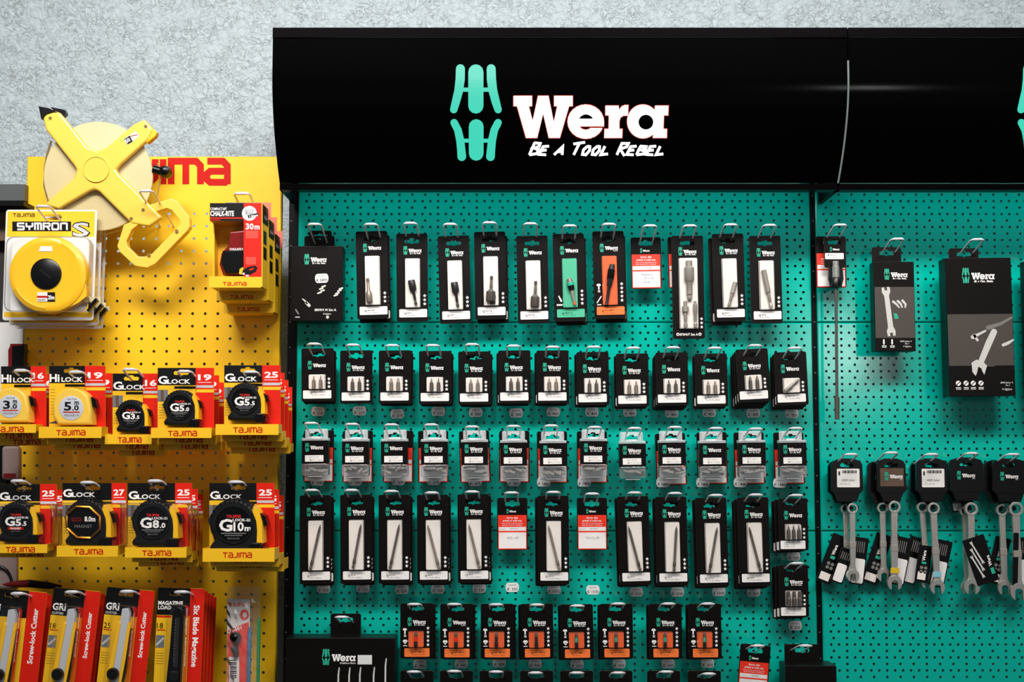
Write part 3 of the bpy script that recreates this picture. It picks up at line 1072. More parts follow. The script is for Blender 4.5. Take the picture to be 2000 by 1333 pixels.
for i, (u, v, t) in enumerate(R2):
    nm = 'small two-bit card' if i < 12 else 'small card'
    lab = 'small black card with two upright bits, %s %s' % (ORD[i], YB) if i < 12 else 'small black card with one slotted bit lying diagonally, beside the black post'
    m = ['warm_steel', 'dark_steel'][i % 2]
    tip = [.8, 1.1, 1.3, .8, 1, 1.2, .9, 1, 1, 1, 1.2, 1.6][i] if i < 12 else 1
    bits = [bit25(24.5, 53, 24.5, 79, m, tip), bit25(38, 53, 38, 79, m, tip)] if i < 12 else [('slotted_bit', (44, 54, 17, 77), P_('steel', (0, 3), (.1, 3.2), (.3, 2.5), (.42, 2.8), (.45, 3.8), (.95, 3.8), (1, 3)))]
    r = hang_card('small', u, v, .048, t, lab, 'bit card', 'small two-bit cards', bits, TX2[i], tagline=None if i in (0, 2, 3, 9, 10, 12) else 'script')
    n = N2[i]
    who = '%s small two-bit card %s' % (ORD[i], YB) if i < 12 else 'diagonal slotted-bit card'
    nms = ['black card directly behind the ' + who, 'black card, third in the pile of the ' + who, 'black card, hindmost in the pile of the ' + who]
    sgn = 1 if u < 960 else -1
    if n: behind(r, n, .010, nms, [(sgn * (.0035 if n == 1 else .002 * j), -.0015 * j) for j in range(1, n + 1)], [t - .5 * j for j in range(1, n + 1)])
    hook(*HK2[i], .11, 'wire hook of the ' + who, 'hooks on the teal panels')
    su, sv, tx = ST2[i]
    sticker(su, sv, .0006, tx, 'white price sticker under the ' + who, (i % 3 - 1) * 2, 'price stickers on the teal panels')

# ---- row of clear bit boxes, with sold-out cards hanging behind
R3 = [(615.5, 856), (694, 857.5), (770, 857.5), (848, 858), (926.5, 859), (1003, 860), (1080, 861), (1159.5, 857), (1235, 862), (1312.5, 860), (1391.5, 861), (1468.5, 860), (1548, 860)]
HK3 = [(607, 827), (687, 829), (764, 830), (842, 830), (922, 834), (1003, 833), (1077, 832), (1162, 835), (1240, 837), (1319, 835), (1399, 837), (1477, 838), (1555, 837)]
SO3 = [(623, 841, 0), (699, 842, .3), (778, 842, 0), (846, 842, .5), (926, 842, 2), (1004.5, 842, 0), (1078, 843, .5), (1156, 843, .4), None, (1308.5, 847, 2), (1389.5, 845, 1), (1462, 845, 1), (1539.5, 845, 1)]
ST3 = [(619.6, 940, '€   690'), (694, 940, '€   690'), (778, 939, '€   670'), (847, 939, '€   670'), (928, 941, '€   670'), (1003.5, 941, '€   650'), (1062, 942, '€ 1490'), (1141, 942, '€ 1490'), None, (1295, 943, '€ 1490'), (1373, 943, '€ 1490'), (1446, 943, '€ 1490'), (1523, 944, '€ 1490')]
BOXP = {}


def bitbox(u, v, d, tilt, label, group, tagline, txt, seed):
    k = S(v, d)
    root = thing('bit_box', label, 'bit box', W(u, v - 6, d), tilt, group)
    key = round(k, 6), tagline
    if key not in BOXP:
        ox, oy = 26.5, -6
        a = G(k, ox, oy)   # hang tab
        a.prism(rr(4, -18, 49, 1, 3), -22, -20.5, 'frosted_plastic', [slot_hole(26.5, -6, 28, 7)])
        for x in (5.5, 8.5, 44.5, 47.5): a.rect(x - .4, -16, x + .4, 0, -20.5, -18, 'frosted_plastic')
        b = G(k, ox, oy)   # lid
        b.pillow(rr(0, 0, 53, 7, 2), -22, 1.0, 'frosted_plastic', 1.2, 2)
        b.pillow(rr(14, -3, 39, 1, 1.5), -18, -2.0, 'frosted_plastic', 1.0, 2)
        c = G(k, ox, oy)   # sleeve
        c.rect(.6, 5, 52.4, 49.5, -21, 1.8, 'card_black')
        c.logo(7, 9.5, LS, 1.95, tag=tagline)
        e = G(k, ox, oy)   # clear body: floor, walls, front
        e.pillow(rr(.3, 49.6, 52.7, 73, 3), -22, 1.0, 'clear_haze', 1.5, 2)
        e.rect(12, 73, 41, 75.5, -12, -1, 'frosted_plastic', 1)
        BOXP[key] = [q.mesh(n) for q, n in ((a, 'hang_tab'), (b, 'lid'), (c, 'sleeve'), (e, 'clear_body'))]
    for me in BOXP[key]: link(me.name.split('.')[0], me, root)
    g = G(k, 26.5, -6)
    g.rect(7, 33.5, 43, 46, 1.9, 2.2, 'paper_white', .6)
    g.text(txt[0], 25, 38.5, 2.5, 2.3, 'ink_grey', 'c')
    g.poly(circ(18, 42.6, 1.9, n=6), 2.3, 'ink_black'); g.poly(circ(18, 42.6, 1.0, n=6), 2.35, 'paper_white')
    g.text(txt[1], 21, 43.8, 2.5, 2.3, 'ink_grey')
    g.build('info_label', root)
    rnd = random.Random(seed)
    for j in range(7):
        x, y = 6 + 7 * j, 61 + rnd.uniform(-6, 4)
        a = rnd.choice([rnd.uniform(-.5, .5), rnd.uniform(-.9, .9), rnd.uniform(-.2, .2)])
        dx, dy = 9 * math.cos(a), 8 * math.sin(a)
        x = min(max(x, 3 + abs(dx)), 50 - abs(dx)); 
        dy = max(-(71 - y), min(dy, 71 - y))
        g = G(k, 26.5, -6)
        g.spin(x - dx, y - dy, x + dx, y + dy, -5 - 6.2 * (j % 2) - 2 * (j % 3 == 0), P_(['steel', 'dark_steel', 'steel', 'warm_steel'][j % 4], (0, .5), (.1, 1.2), (.3, 2.0), (.38, 3.1), (.97, 3.2), (1, 2.6)), 6, False)
        g.build('loose_bit', root)
    return root


for i, (u, v) in enumerate(R3):
    who = '%s clear bit box %s' % (ORD[i], YB)
    bitbox(u, v, .058, .6 if i not in (7,) else 0, 'clear plastic bit box with black sleeve, %s %s' % (ORD[i], YB), 'clear bit boxes', None if i in (0, 2, 10) else 'script', ('867/1 Z DIY', ['PH 2 x 25mm', 'PZ 2 x 25mm', 'TX 20 x 25mm'][i % 3]), i)
    hook(*HK3[i], .11, 'wire hook of the ' + who, 'hooks on the teal panels')
    if SO3[i]:
        su, sv, st = SO3[i]
        r = soldout(su, sv, .022, st, 'red and white sold-out card behind the ' + who, 'sold-out cards', '0724%02d' % (i + 10), ['TX %d' % (10 + i)])
        tu, tv, tx = ST3[i]
        o = sticker(tu, tv, .024, tx, '', -3 if i > 5 else 0, parent=r)
        loc = W(tu, tv, .024) - Vector(r.location)
        o.location = Matrix.Rotation(math.radians(st), 4, 'Y') @ loc

# ---- lower row of tall cards with long bits
R4 = [(616, 968, .8), (695, 967, .8), (770, 967, .6), (845, 967, .6), (924, 966, .6), None, (1080, 969, .3), None, (1236, 970, 1.6), (1310, 971, .9), (1388, 973, 1.2), (1470, 972, 1.0)]
HK4 = [(608, 958), (686, 958), (764, 960), (843, 963), (922, 961), (999, 963), (1081, 962), (1157, 965), (1240, 963), (1319, 964), (1399, 968), (1477, 967)]
ST4 = [(632, 1150), (709, 1149), (785, 1152), (855, 1151), (936, 1150), (1000.6, 1148), (1082, 1152), (1158, 1153), (1243, 1157), (1323, 1157), (1404, 1156), (1472, 1157)]
LB = [(41, 57, 21, 144), (41, 57, 25, 142), (41, 57, 22, 143), (21, 58, 43, 144), (22, 58, 42, 143), None, (21, 57, 42, 143), None, (20, 58, 40, 144), (40, 57, 33, 144), (41, 57, 23, 144), (21, 57, 41, 143)]
TX4 = ['851/4 Z', '851/4', '851/4 Z', '855/4', '855/4', '', '867/4 Z', '', '867/4', '867/4', '867/4 Z', '868/4']
N4 = [1, 1, 1, 1, 1, 0, 1, 0, 1, 1, 1, 2]
for i in range(12):
    if R4[i]:
        u, v, t = R4[i]
        who = 'long-bit card, %s hook %s' % (ORD[i], YB)
        lean = 'rightward' if LB[i][0] > LB[i][2] else 'leftward'
        r = hang_card('tall', u, v, .05, t, 'tall black card with long bit leaning %s, %s hook %s' % (lean, ORD[i], YB), 'bit card', 'tall long-bit cards',
                      [longbit(*LB[i], m='dark_steel' if i not in (3, 4, 6) else 'warm_steel')], (TX4[i], '1x PH 2 x 89mm' if i < 3 else '1x TX 20 x 89mm'))
        sgn = 1 if u < 960 else -1
        behind(r, N4[i], .010, ['black card directly behind the ' + who, 'black card, hindmost in the pile of the ' + who], [(sgn * .0045, -.001), (sgn * .007, -.002)][:N4[i]])
    else:
        u = 1000.5 if i == 5 else 1156
        who = 'sold-out card on the %s hook of the long-bit row' % ORD[i]
        soldout(u, 973, .035, .3, 'red and white sold-out card among the long-bit cards, handwritten %s' % ('PZ 2 x 89' if i == 5 else 'TX 15 x 89'), 'sold-out cards', ['071517', '071557'][i // 7], [['PZ2 x 89'], ['TX15 x 89']][i // 7])
    hook(*HK4[i], .11, 'wire hook of the ' + who, 'hooks on the teal panels')
    sticker(*ST4[i], .0006, ['€  550', '€  150', '€  530', '€  150', '€  530', '€  550', '€ 1030', '€ 1030', '€ 1030', '€ 1030', '€ 1030', '€  530'][i], 'white price sticker under the ' + who, (i % 3 - 1), 'price stickers on the teal panels')

for i, (u, v, t, lab, hk, stk) in enumerate([(1548, 974, .6, 'small black card with three pointed bits, beside the black post', (1556, 968), (1550, 1087)), (1549, 1104, .5, 'small black card with three thick bits, below the other three-bit card', (1557.6, 1101), (1553, 1223))]):
    if i == 0: bits = [bit25(18, 51, 18, 79, 'dark_steel'), bit25(28, 51, 28, 79, 'dark_steel'), bit25(38, 51, 38, 79, 'dark_steel')]
    else: bits = [('screwdriver_bit', (x, 51, x, 79), P_('dark_steel', (0, 3), (.15, 3.4), (.4, 3.6), (.5, 4.6), (.97, 4.6), (1, 4))) for x in (17, 28, 39)]
    who = ['pointed three-bit card by the black post', 'thick three-bit card by the black post'][i]
    r = hang_card('three', u, v, .05, t, lab, 'bit card', 'three-bit cards', bits, ['851/1 1x PH1', '855/1 1x PZ2', '800/1 1x 5,5'], tagline=None if i == 0 else 'script')
    behind(r, 2, .011, ['black card directly behind the ' + who, 'black card, hindmost behind the ' + who], [(-.005, 0), (-.009, 0)])
    hook(*hk, .11, 'wire hook of the ' + who, 'hooks on the teal panels')
    sticker(*stk, .0006, '€  350' if i else '€  530', 'white price sticker under the ' + who, 0, 'price stickers on the teal panels')

# ---- row of orange-window cards
R5 = [(814, 1179, .3), (892, 1180, .3), (971, 1180, 0), (1048, 1180, .8), (1126, 1181, .8), (1203.5, 1180, .3), (1299, 1180, .3), (1376, 1180, .2)]
HK5 = [(809, 1181), (887, 1181), (969, 1181.5), (1049, 1182), (1128, 1184), (1208, 1180), (1306, 1180), (1383, 1180)]
ST5 = [(820, 1298), (901, 1297), (975, 1295), (1045, 1297), (1127, 1298), (1209, 1297), (1305, 1297), (1382, 1296)]
HK6 = [(808, 1313), (887, 1312), (969, 1313), (1046, 1315), (1127, 1315), (1208, 1315), (1302, 1313), (1385, 1317)]
TX5 = [('851/1 IMP DC', '1x PH 2 x 25mm'), ('851/1 IMP DC', '1x PH 3 x 25mm'), ('855/1 IMP DC', '1x PZ 2 x 25mm'), ('855/1 IMP DC', '1x PZ 3 x 25mm'), ('867/1 IMP', '1x TX 20'), ('867/1 IMP DC', '1x TX 25 x 25mm'), ('867/1 IMP', '1x TX 30'), ('867/1 IMP DC', '1x TX 40 x 25mm')]
for i, (u, v, t) in enumerate(R5):
    mid = 'ink_teal' if i >= 4 else ('sold_red' if i < 2 else 'black_steel')
    bits = [('impact_bit', (30.5, 55, 30.5, 83.5), [(0, 1.6, 'dark_steel'), (.1, 2.8, 'dark_steel'), (.28, 3.2, 'dark_steel'), (.3, 2.4, mid), (.5, 3.0, mid), (.62, 2.4, mid), (.64, 3.4, 'black_steel'), (.97, 3.5, 'black_steel'), (1, 3, 'black_steel')])]
    who = '%s orange-window card %s' % (ORD[i], YB)
    r = hang_card('impact', u, v, .055, t, 'black card with orange window, five stars, %s %s' % (ORD[i], YB), 'bit card', 'orange-window cards', bits, TX5[i], 'orange', 'Impaktor' if i == 1 else 'script')
    sgn = 1 if i < 3 else -1
    behind(r, 1, .011, ['black card directly behind the ' + who], [(sgn * .004, 0)])
    hook(*HK5[i], .11, 'wire hook of the ' + who, 'hooks on the teal panels')
    sticker(*ST5[i], .0006, '€  900' if i < 4 else '€  650', 'white price sticker under the ' + who, 0, 'price stickers on the teal panels')
    who = '%s card %s in the bottommost row' % (ORD[i], YB)
    u6 = [814.5, 891.5, 969, 1048, 1126, 1203, 1296, 1375.5][i]
    dup(r, W(u6, 1311 + 10, .055), 'black card cut by the lower edge, ' + '%s %s' % (ORD[i], YB), 0, 'cards cut by the lower edge')
    hook(*HK6[i], .11, 'wire hook of the ' + who, 'hooks on the teal panels')
soldout(1475, 1260, .05, -5, 'tilted red and white sold-out card at the lower edge', 'sold-out cards', '073901', ['3855/1'])
hook(1481, 1262, .11, 'wire hook of the tilted sold-out card at the lower edge', 'hooks on the teal panels')


# ------------------------------------------------------------------ cartons on the teal panels
def carton(u0, v0, u1, v1, d, depth, tab, tilt, label, group=None, name='product_box', windows=None):
    """box front face spans the pixels at front depth d; returns root and a collector factory (px origin top-left of front)"""
    k = S((v0 + v1) / 2, d)
    w, h = u1 - u0, v1 - v0
    tx0, ty0, tx1 = tab
    root = thing(name, label, 'box', W((u0 + u1) / 2, ty0 + 8, d - depth * .001), tilt, group)
    oy = (ty0 + 8 - v0)
    f = lambda: G(k, w / 2, oy, fmap=None)
    # shift so that out=0 is the front face
    def coll():
        g = G(k, w / 2, oy)
        g.fmap = lambda x, y, o: ((x - w / 2) * k, -(o + depth) * 0.001, -(y - oy) * k)
        return g
    g = coll()
    g.pillow(rr(0, 0, w, h, 1.5), -depth, 0, 'card_black', .8, 2, False)
    body = g.build('carton', root)
    g = coll()
    tw = tx1 - tx0; xo = tx0 - u0
    g.prism(rr(xo, ty0 - v0, xo + tw, 4, 4), -depth - 1.0, -depth + .6, 'card_black', [slot_hole(xo + tw / 2, ty0 - v0 + 12, 30, 8)], 'card_edge')
    g.build('hang_tab', root)
    return root, coll, w, h, body


# black set box in the corner of the first bay
root, coll, w, h, body = carton(573, 487, 675, 634, .06, 38, (594, 461, 654), .3, 'black set box with pictured sockets and price tag, beside the black post')
g = coll()
g.logo(26.5, 15.5, 21 / 840, .2)
g.build('logo', root)
g = coll()
g.text('8009/4 M Set A', 90, 128, 4.6, .2, 'ink_white', 'r', .015); g.text('8 tlg/pcs', 80, 135, 3.2, .2, 'ink_white', 'r')
for (x, y) in ((63, 88), (60.5, 84), (65, 79.5), (57, 92), (92, 93), (96, 88), (99, 84), (89, 97)):
    g.stroke([(x - 3, y + 1), (x + 3, y - 1)], 3.2, .2, 'print_steel')
g.stroke([(24, 104), (29, 108), (33, 113)], [2, 3, 3], .2, 'print_steel'); g.stroke([(32, 112), (37, 117)], 6, .2, 'print_steel')
g.stroke([(11, 125), (16, 133)], 3, .2, 'print_dim'); g.flat(10, 139, 19, 140.5, .2, 'ink_white')
g.poly(circ(73, 140, 3, n=12), .2, 'print_steel')
g.build('front_print', root)
o = sticker(628, 544, .06, '€ 5890', '', 2, parent=root)
o.location = W(628, 544, .0604) - Vector(root.location)
dup_tab = thing('product_box', 'black set box behind the corner set box, only its hang tab showing', 'box', W(626, 461, .012), 0)
g = G(S(460, .012), 22, 10)
g.prism(rr(0, 0, 44, 40, 4), 0, 1.2, 'card_black', [slot_hole(22, 12, 30, 8)], 'card_edge'); g.build('hang_tab', dup_tab)
g = G(S(460, .012), 22, 10)
g.rect(-25, 34, 68, 168, -4, 8, 'card_black', 1); g.build('carton', dup_tab)
hook(614, 438, .11, 'wire hook of the black set box beside the black post', 'hooks on the teal panels')

# big set box at the lower edge
root, coll, w, h, body = carton(566, 1239, 780, 1480, .085, 60, (645, 1199, 706), 0, 'large black set box with pictured screwdriver blades, at the lower edge')
g = coll()
g.logo(71, 21, 31.5 / 840, .2, tag='Kraftform Micro')
g.build('logo', root)
g = coll()
for x, y in ((104, 58), (125, 58), (146, 57), (173, 57), (196, 40)):
    g.stroke([(x + 1, y), (x - .5, y + 14), (x - 1, 240)], [2.4, 3.2, 3.6], .2, 'print_steel')
g.build('front_print', root)
g = coll()
g.rect(141, 33, 169, 51, .05, .4, 'tag_white'); g.build('blank_sticker', root)
hook(667, 1206, .11, 'wire hook of the large set box at the lower edge', 'hooks on the teal panels')

# box lower right of first bay
root, coll, w, h, body = carton(1520, 1292, 1620, 1420, .09, 60, (1531, 1259, 1602), 0, 'black box with sloped shoulders at the lower edge beside the black post')
g = coll()
g.logo(33, 32, 21 / 840, .2)
g.build('logo', root)
hook(1574, 1262, .11, 'wire hook of the sloped-shoulder box at the lower edge', 'hooks on the teal panels')


def wrench_print(g, x0, y0, x1, y1, wd, out, m='print_steel'):
    t = Vector((x1 - x0, y1 - y0)).normalized(); n = Vector((-t.y, t.x))
    P = lambda a, b, c: (x0 + (x1 - x0) * a + n.x * b * wd + t.x * c * wd, y0 + (y1 - y0) * a + n.y * b * wd + t.y * c * wd)
    g.poly([P(0, -.9, -.6), P(0, -1, .4), P(.06, -.55, .8), P(.94, -.6, -.8), P(1, -1, -.4), P(1, -.9, .7), P(1, -.35, .8), P(1, -.3, 0), P(1, .3, 0), P(1, .35, .8), P(1, .9, .7), P(1, 1, -.4),
            P(.94, .6, -.8), P(.06, .55, .8), P(0, 1, .4), P(0, .9, -.6), P(0, .35, -.7), P(0, .3, .1), P(0, -.3, .1), P(0, -.35, -.7)], out, m)


# spanner boxes in the second bay
root, coll, w, h, body = carton(1697, 516, 1776, 692, .075, 30, (1702, 483, 1760), 0, 'narrow black box with a pictured open-end wrench in its clear window')
g = coll()
g.logo(20, 14, 22 / 840, .2)
g.build('logo', root)
g = coll()
g.text('6003 Joker 4', 71, 158, 3.0, .2, 'ink_white', 'r'); g.text('Set 1', 66, 162.5, 3.0, .2, 'ink_white', 'r'); g.text('4 tlg/pcs', 70, 168, 3.2, .2, 'ink_white', 'r')
g.build('front_print', root)
g = coll()
for x in (17, 33):
    g.stroke([(x, 154), (x, 162)], 3, .2, 'ink_white'); g.flat(x - 4, 165, x + 5, 166.5, .2, 'ink_white'); g.flat(x - 4, 168, x + 5, 169, .2, 'ink_white')
g.build('feature_icons', root)
g = coll()
g.flat(1, 50, 78, 150, .25, 'window_brown')
wrench_print(g, 23, 56, 32, 140, 8.5, .4)
for j in range(3): g.stroke([(37 + j * 9, 79 - j), (43 + j * 9, 84), (48 + j * 6, 90)], [5, 4, 3], .4, 'print_steel')
g.poly([(37, 101), (44, 103), (47, 112), (39, 113)], .4, 'ink_teal')
g.build('window', root)['label'] = 'clear window with the pictured wrench'
hook(1754, 467, .11, 'wire hook of the narrow wrench box', 'hooks on the teal panels')

root, coll, w, h, body = carton(1831, 510, 1960, 781, .085, 40, (1852, 485, 1911), .5, 'wide black box with a pictured adjustable wrench, beside the narrow wrench box')
g = coll()
g.logo(32, 19.5, 30.5 / 840, .2)
g.build('logo', root)
g = coll()
g.text('6004 Joker 4', 124, 247, 3.2, .2, 'ink_white', 'r'); g.text('Set 1', 118, 252, 3.0, .2, 'ink_white', 'r'); g.text('4 tlg/pcs', 122, 260, 4.0, .2, 'ink_white', 'r')
g.build('front_print', root)
g = coll()
for x in (18, 33, 47, 62):
    g.poly(circ(x, 246, 5, n=12), .2, 'ink_white'); g.stroke([(x - 3, 249), (x + 3, 243)], 1.6, .3, 'card_black'); g.flat(x - 5, 254, x + 5, 255.5, .2, 'ink_white'); g.flat(x - 5, 257, x + 5, 258.2, .2, 'ink_white')
g.build('feature_icons', root)
g = coll()
g.flat(1, 111, 128, 212, .25, 'window_brown')
g.flat(60, 212, 90, 214, .26, 'window_brown')
g.stroke([(91, 146), (80, 168), (62, 208)], [12, 13, 11], .4, 'print_steel')
g.stroke([(62, 207), (58, 214)], [22, 26], .4, 'print_steel', False)
g.poly([(45, 206), (55, 200), (68, 205), (75, 212), (69, 230), (65, 222), (63, 214), (58, 213), (55, 226), (52, 232), (46, 224)], .45, 'print_steel')
g.stroke([(49, 156), (62, 150), (74, 144)], [8, 5, 4], .4, 'print_steel'); g.stroke([(52, 152), (58, 162)], 5, .4, 'print_steel')
g.stroke([(108, 172), (118, 168), (128, 162)], [6, 6, 3], .4, 'print_steel')
g.stroke([(80, 138), (105, 130), (127, 118)], [9, 6, 4], .4, 'print_dim')
g.build('window', root)['label'] = 'clear window with the pictured adjustable wrench'
hook(1910, 468, .11, 'wire hook of the wide wrench box', 'hooks on the teal panels')

root, coll, w, h, body = carton(1990, 514, 2110, 782, .085, 40, (2020, 488, 2080), 0, 'black box mostly outside the picture, beside the wide wrench box')
g = coll(); g.logo(32, 19.5, 30.5 / 840, .2); g.build('logo', root)
hook(2060, 470, .11, 'wire hook of the box mostly outside the picture', 'hooks on the teal panels')

# long hex driver shaft with tag
soldout(1622, 462, .03, 0, 'red and white sold-out card behind the tag of the long steel shaft', 'sold-out cards', '132950', ['892/4'])
k = S(500, .05)
root = thing('extension_shaft', 'long thin steel extension shaft hanging from a black tag', 'tool', W(1630, 474, .05))
g = G(k, 21, 12)
g.prism(rr(0, 0, 42, 62, 4), 0, 1.4, 'card_black', [slot_hole(21, 12, 28, 7)], 'card_edge')
g.logo(11, 21, 9 / 840, 1.55, tag=None)
g.prism([(8, 62), (34, 62), (36, 84), (32, 100), (10, 100), (6, 84)], 0, 6, 'plastic_black')
g.build('hang_tag', root)
g = G(k, 21, 12)
g.rect(1.5, 33, 38, 45, 1.4, 1.8, 'paper_white', 1.5); g.poly(circ(8, 37, 1.4, n=8), 1.9, 'ink_black'); g.text('893/4/1 K', 12, 38.5, 2.4, 1.9, 'ink_black'); g.text('1/4" x 300mm', 8, 42.8, 2.2, 1.9, 'ink_black')
g.build('info_label', root)
g = G(k, 21, 12)
g.spin(20, 50, 20, 82, 9, P_('chrome', (0, 4.5), (.05, 6), (.3, 6), (.32, 7.2), (1, 7.2)), 16)
g.build('socket', root)
g = G(k, 21, 12)
g.spin(20, 82, 20, 100, 9, P_('plastic_black', (0, 9), (.1, 10.5), (1, 10.5)), 16); g.build('collar', root)
g = G(k, 21, 12)
g.spin(20, 100, 17.5, 358, 9, P_('dark_steel', (0, 3), (.83, 3), (.835, 5), (1, 4.6)), 12); g.build('shaft', root)
hook(1642, 439.5, .11, 'wire hook of the long steel extension shaft', 'hooks on the teal panels')


# ------------------------------------------------------------------ combination wrenches on hangers
def wrench_mesh(k, L, rw, flip, band):
    """ring end at the top (0,0), open end at the bottom"""
    g = G(k, 0, 0)
    rot = 0
    g.prism(circ(0, 0, rw * 1.06, rw * 1.06, 24), -4, 5, 'chrome', [circ(0, 0, rw * .72, n=12)])
    g.prism([(-rw * .55, rw * .8), (rw * .55, rw * .8), (rw * .48, L * .35), (rw * .6, L * .55), (rw * .5, L * .85), (rw * .75, L * .93), (-rw * .75, L * .93), (-rw * .5, L * .85), (-rw * .6, L * .55), (-rw * .48, L * .35)], -3, 4, 'chrome')
    g.prism([(-rw * .2, rw * 1.6), (rw * .2, rw * 1.6), (rw * .2, L * .4), (-rw * .2, L * .4)], 4, 4.3, 'steel')
    g.prism([(-rw * .62, L * .5), (rw * .62, L * .5), (rw * .62, L * .58), (-rw * .62, L * .58)], 4, 4.8, 'steel')
    y = L
    rw *= 1.3
    q = rw * .98
    jaw = arc(0, y, q, q * 1.05, 62, -242, 22) + [(-q * .44, y + q * .3), (-q * .44, y - q * .12), (-q * .2, y - q * .38), (q * .2, y - q * .38), (q * .44, y - q * .12), (q * .44, y + q * .3)]
    g.prism(jaw, -4, 5, 'chrome')
    if band:
        g.prism([(-rw * .56, L * .8), (rw * .56, L * .8), (rw * .62, L * .87), (-rw * .62, L * .87)], 4, 5.2, band)
    return g.mesh('wrench')


mat('band_yellow', (214, 178, 30), .4)
mat('band_blue', (130, 190, 205), .4)


def wrench_pack(u, v, d, label, front, wu, wv, rw, L, wt, leaf, band=None, tilt=0, tw=60):
    k = S(980, d)
    root = thing('wrench_pack', label, 'wrench', W(u, v + 14, d), tilt, 'wrenches on black hangers')
    g = G(k, tw / 2, 14)
    g.prism([(4, 5), (tw / 2 - 12, 0), (tw / 2 + 12, 0), (tw - 4, 5), (tw, 12), (tw + 1, 62), (tw - 6, 68), (tw - 12, 84), (12, 84), (6, 68), (-1, 62), (0, 12)], 0, 9, 'plastic_black', [slot_hole(tw / 2, 13, 28, 7)])
    g.rect(3, 62, tw - 3, 67, 9, 10.5, 'plastic_black', 1.5)
    g.tube([(tw / 2, 70, 4), (tw / 2 + 2, 88, 4), (wu - u + tw / 2, wv - v + 2, 4)], 3.5, 'plastic_black', 8)
    g.build('hanger', root)
    g = G(k, tw / 2, 14)
    if front == 'label':
        g.rect(10, 20, tw - 6, 56, 9, 9.6, 'paper_white', 2)
        for j in range(12): g.flat(20 + j * 2.4, 23, 21.2 + j * 2.4 + (j % 3) * .4, 29, 9.8, 'ink_black')
        g.flat(13, 25, 16, 33, 9.8, 'ink_black'); g.text('6000 Joker', 20, 44, 4, 9.8, 'ink_black'); g.text('10 x 159 mm', 16, 51, 2.6, 9.8, 'ink_grey')
    else:
        if front == 'brown': g.rect(6, 19, tw - 4, 54, 9, 9.5, 'brown_card', 1)
        g.logo(14, 26, 17 / 840, 9.8, tag='Joker')
    g.build('hanger_print', root)
    o = soften(link('wrench', wrench_mesh(k, L, rw, False, band), root), .0012, 2)
    o.location = ((wu - u) * k, -.0045, -(wv - v - 14) * k)
    o.rotation_euler = (0, -math.radians(wt), 0)
    for j, (lx, ly, lw, lh, la, kind, oo) in enumerate(leaf):
        g = G(k, 0, 0)
        g.rect(-lw / 2, 0, lw / 2, lh, -1, 1, 'plastic_black', 2)
        if kind == 'white': g.flat(-lw / 2 + 3, lh * .45, lw / 2 - 2, lh - 3, 1.2, 'paper_white', 3)
        if kind in ('white', 'text'):
            for q in range(5): g.flat(-lw / 2 + 4 + q * 4, 8, -lw / 2 + 5.5 + q * 4, lh * .32, 1.2, 'print_dim')
        if kind == 'logo':
            g.text('Wera', 2, lh * .42, 6, 1.2, 'ink_white', 'l', .03, rot=-PI / 2)
            g.flat(-4, lh * .44, 5, lh * .5, 1.2, 'ink_teal')
            for q in range(4): g.poly(circ(-3 + (q % 2) * 8, lh * .6 + (q // 2) * 8, 3.4, n=10), 1.2, 'print_dim')
            g.flat(-lw / 2 + 4, lh - 20, lw / 2 - 6, lh - 5, 1.2, 'insert_white')
        if kind == 'tools':
            for q in range(3):
                wrench_print(g, -7 - q * 4, 8 + q * 13, 3 - q * 4, 52 + q * 13, 2.7, 1.2)
            g.text('Wera', 18, 62, 6, 1.2, 'ink_white', 'l', .03, rot=-PI / 2); g.flat(12, 66, 19, 78, 1.2, 'ink_teal')
        l = g.build('leaflet', root)
        l.location = ((lx - u) * k, -oo * .001, -(ly - v - 14) * k)
        l.rotation_euler = (0, -math.radians(la), 0)
    return root


BP = 'from the black post'
HW = [(1663, 888), (1742, 885), (1821, 888), (1899, 886), (1980, 888)]
wrench_pack(1644, 899, .026, 'wrench behind the first front wrench from the black post, slimmer, half hidden', 'label', 1648, 994, 9, 124, 0.4, [(1641, 1046, 30, 98, -22, 'logo', -6)], tw=56)
wrench_pack(1652, 896, .048, 'bright steel wrench under white barcode label, nearest the black post', 'label', 1661.5, 993, 9.5, 130, -.6, [(1682, 1050, 28, 92, -8, 'white', -7), (1655, 1072, 24, 70, -20, 'white', -10)])
wrench_pack(1722, 900, .026, 'wrench behind the yellow-banded wrench, mostly hidden', 'plain', 1720, 992, 10, 130, 0, [(1727, 1044, 32, 100, -19, 'logo', -6)], tw=60)
wrench_pack(1738, 896, .05, 'steel wrench with yellow band under brown emblem tag, second from the black post', 'brown', 1743, 990, 11, 147, -1.0, [(1767, 1050, 32, 94, -13, 'white', -8)], 'band_yellow', tw=56)
wrench_pack(1806, 900, .026, 'wrench behind the blue-banded wrench, its ring showing beside', 'label', 1797, 991, 10, 145, 3, [(1793, 1050, 32, 92, -17, 'white', -6)], tw=60)
wrench_pack(1817, 896, .05, 'steel wrench with pale blue band under white barcode label, third from the black post', 'label', 1819, 993, 11, 152, 1.5, [(1845, 1056, 30, 92, -13, 'white', -8), (1808, 1066, 26, 72, -9, 'logo', -11)], 'band_blue')
wrench_pack(1876, 899, .03, 'wrench behind the tool-picture leaflet, open end peeping out below', 'plain', 1880, 998, 10, 148, .5, [(1868, 960, 30, 40, 10, 'white', -6)], tw=62)
wrench_pack(1884, 894, .05, 'steel wrench half covered by a leaflet picturing three wrenches', 'plain', 1892, 994, 12, 150, -1, [(1893, 1049, 44, 92, 18, 'tools', 9)], tw=66)
wrench_pack(1948, 899, .03, 'wrench behind the wrench at the picture edge, its ring showing beside', 'plain', 1952, 996, 11, 150, .5, [(1958, 1050, 30, 92, -14, 'logo', -6)], tw=60)
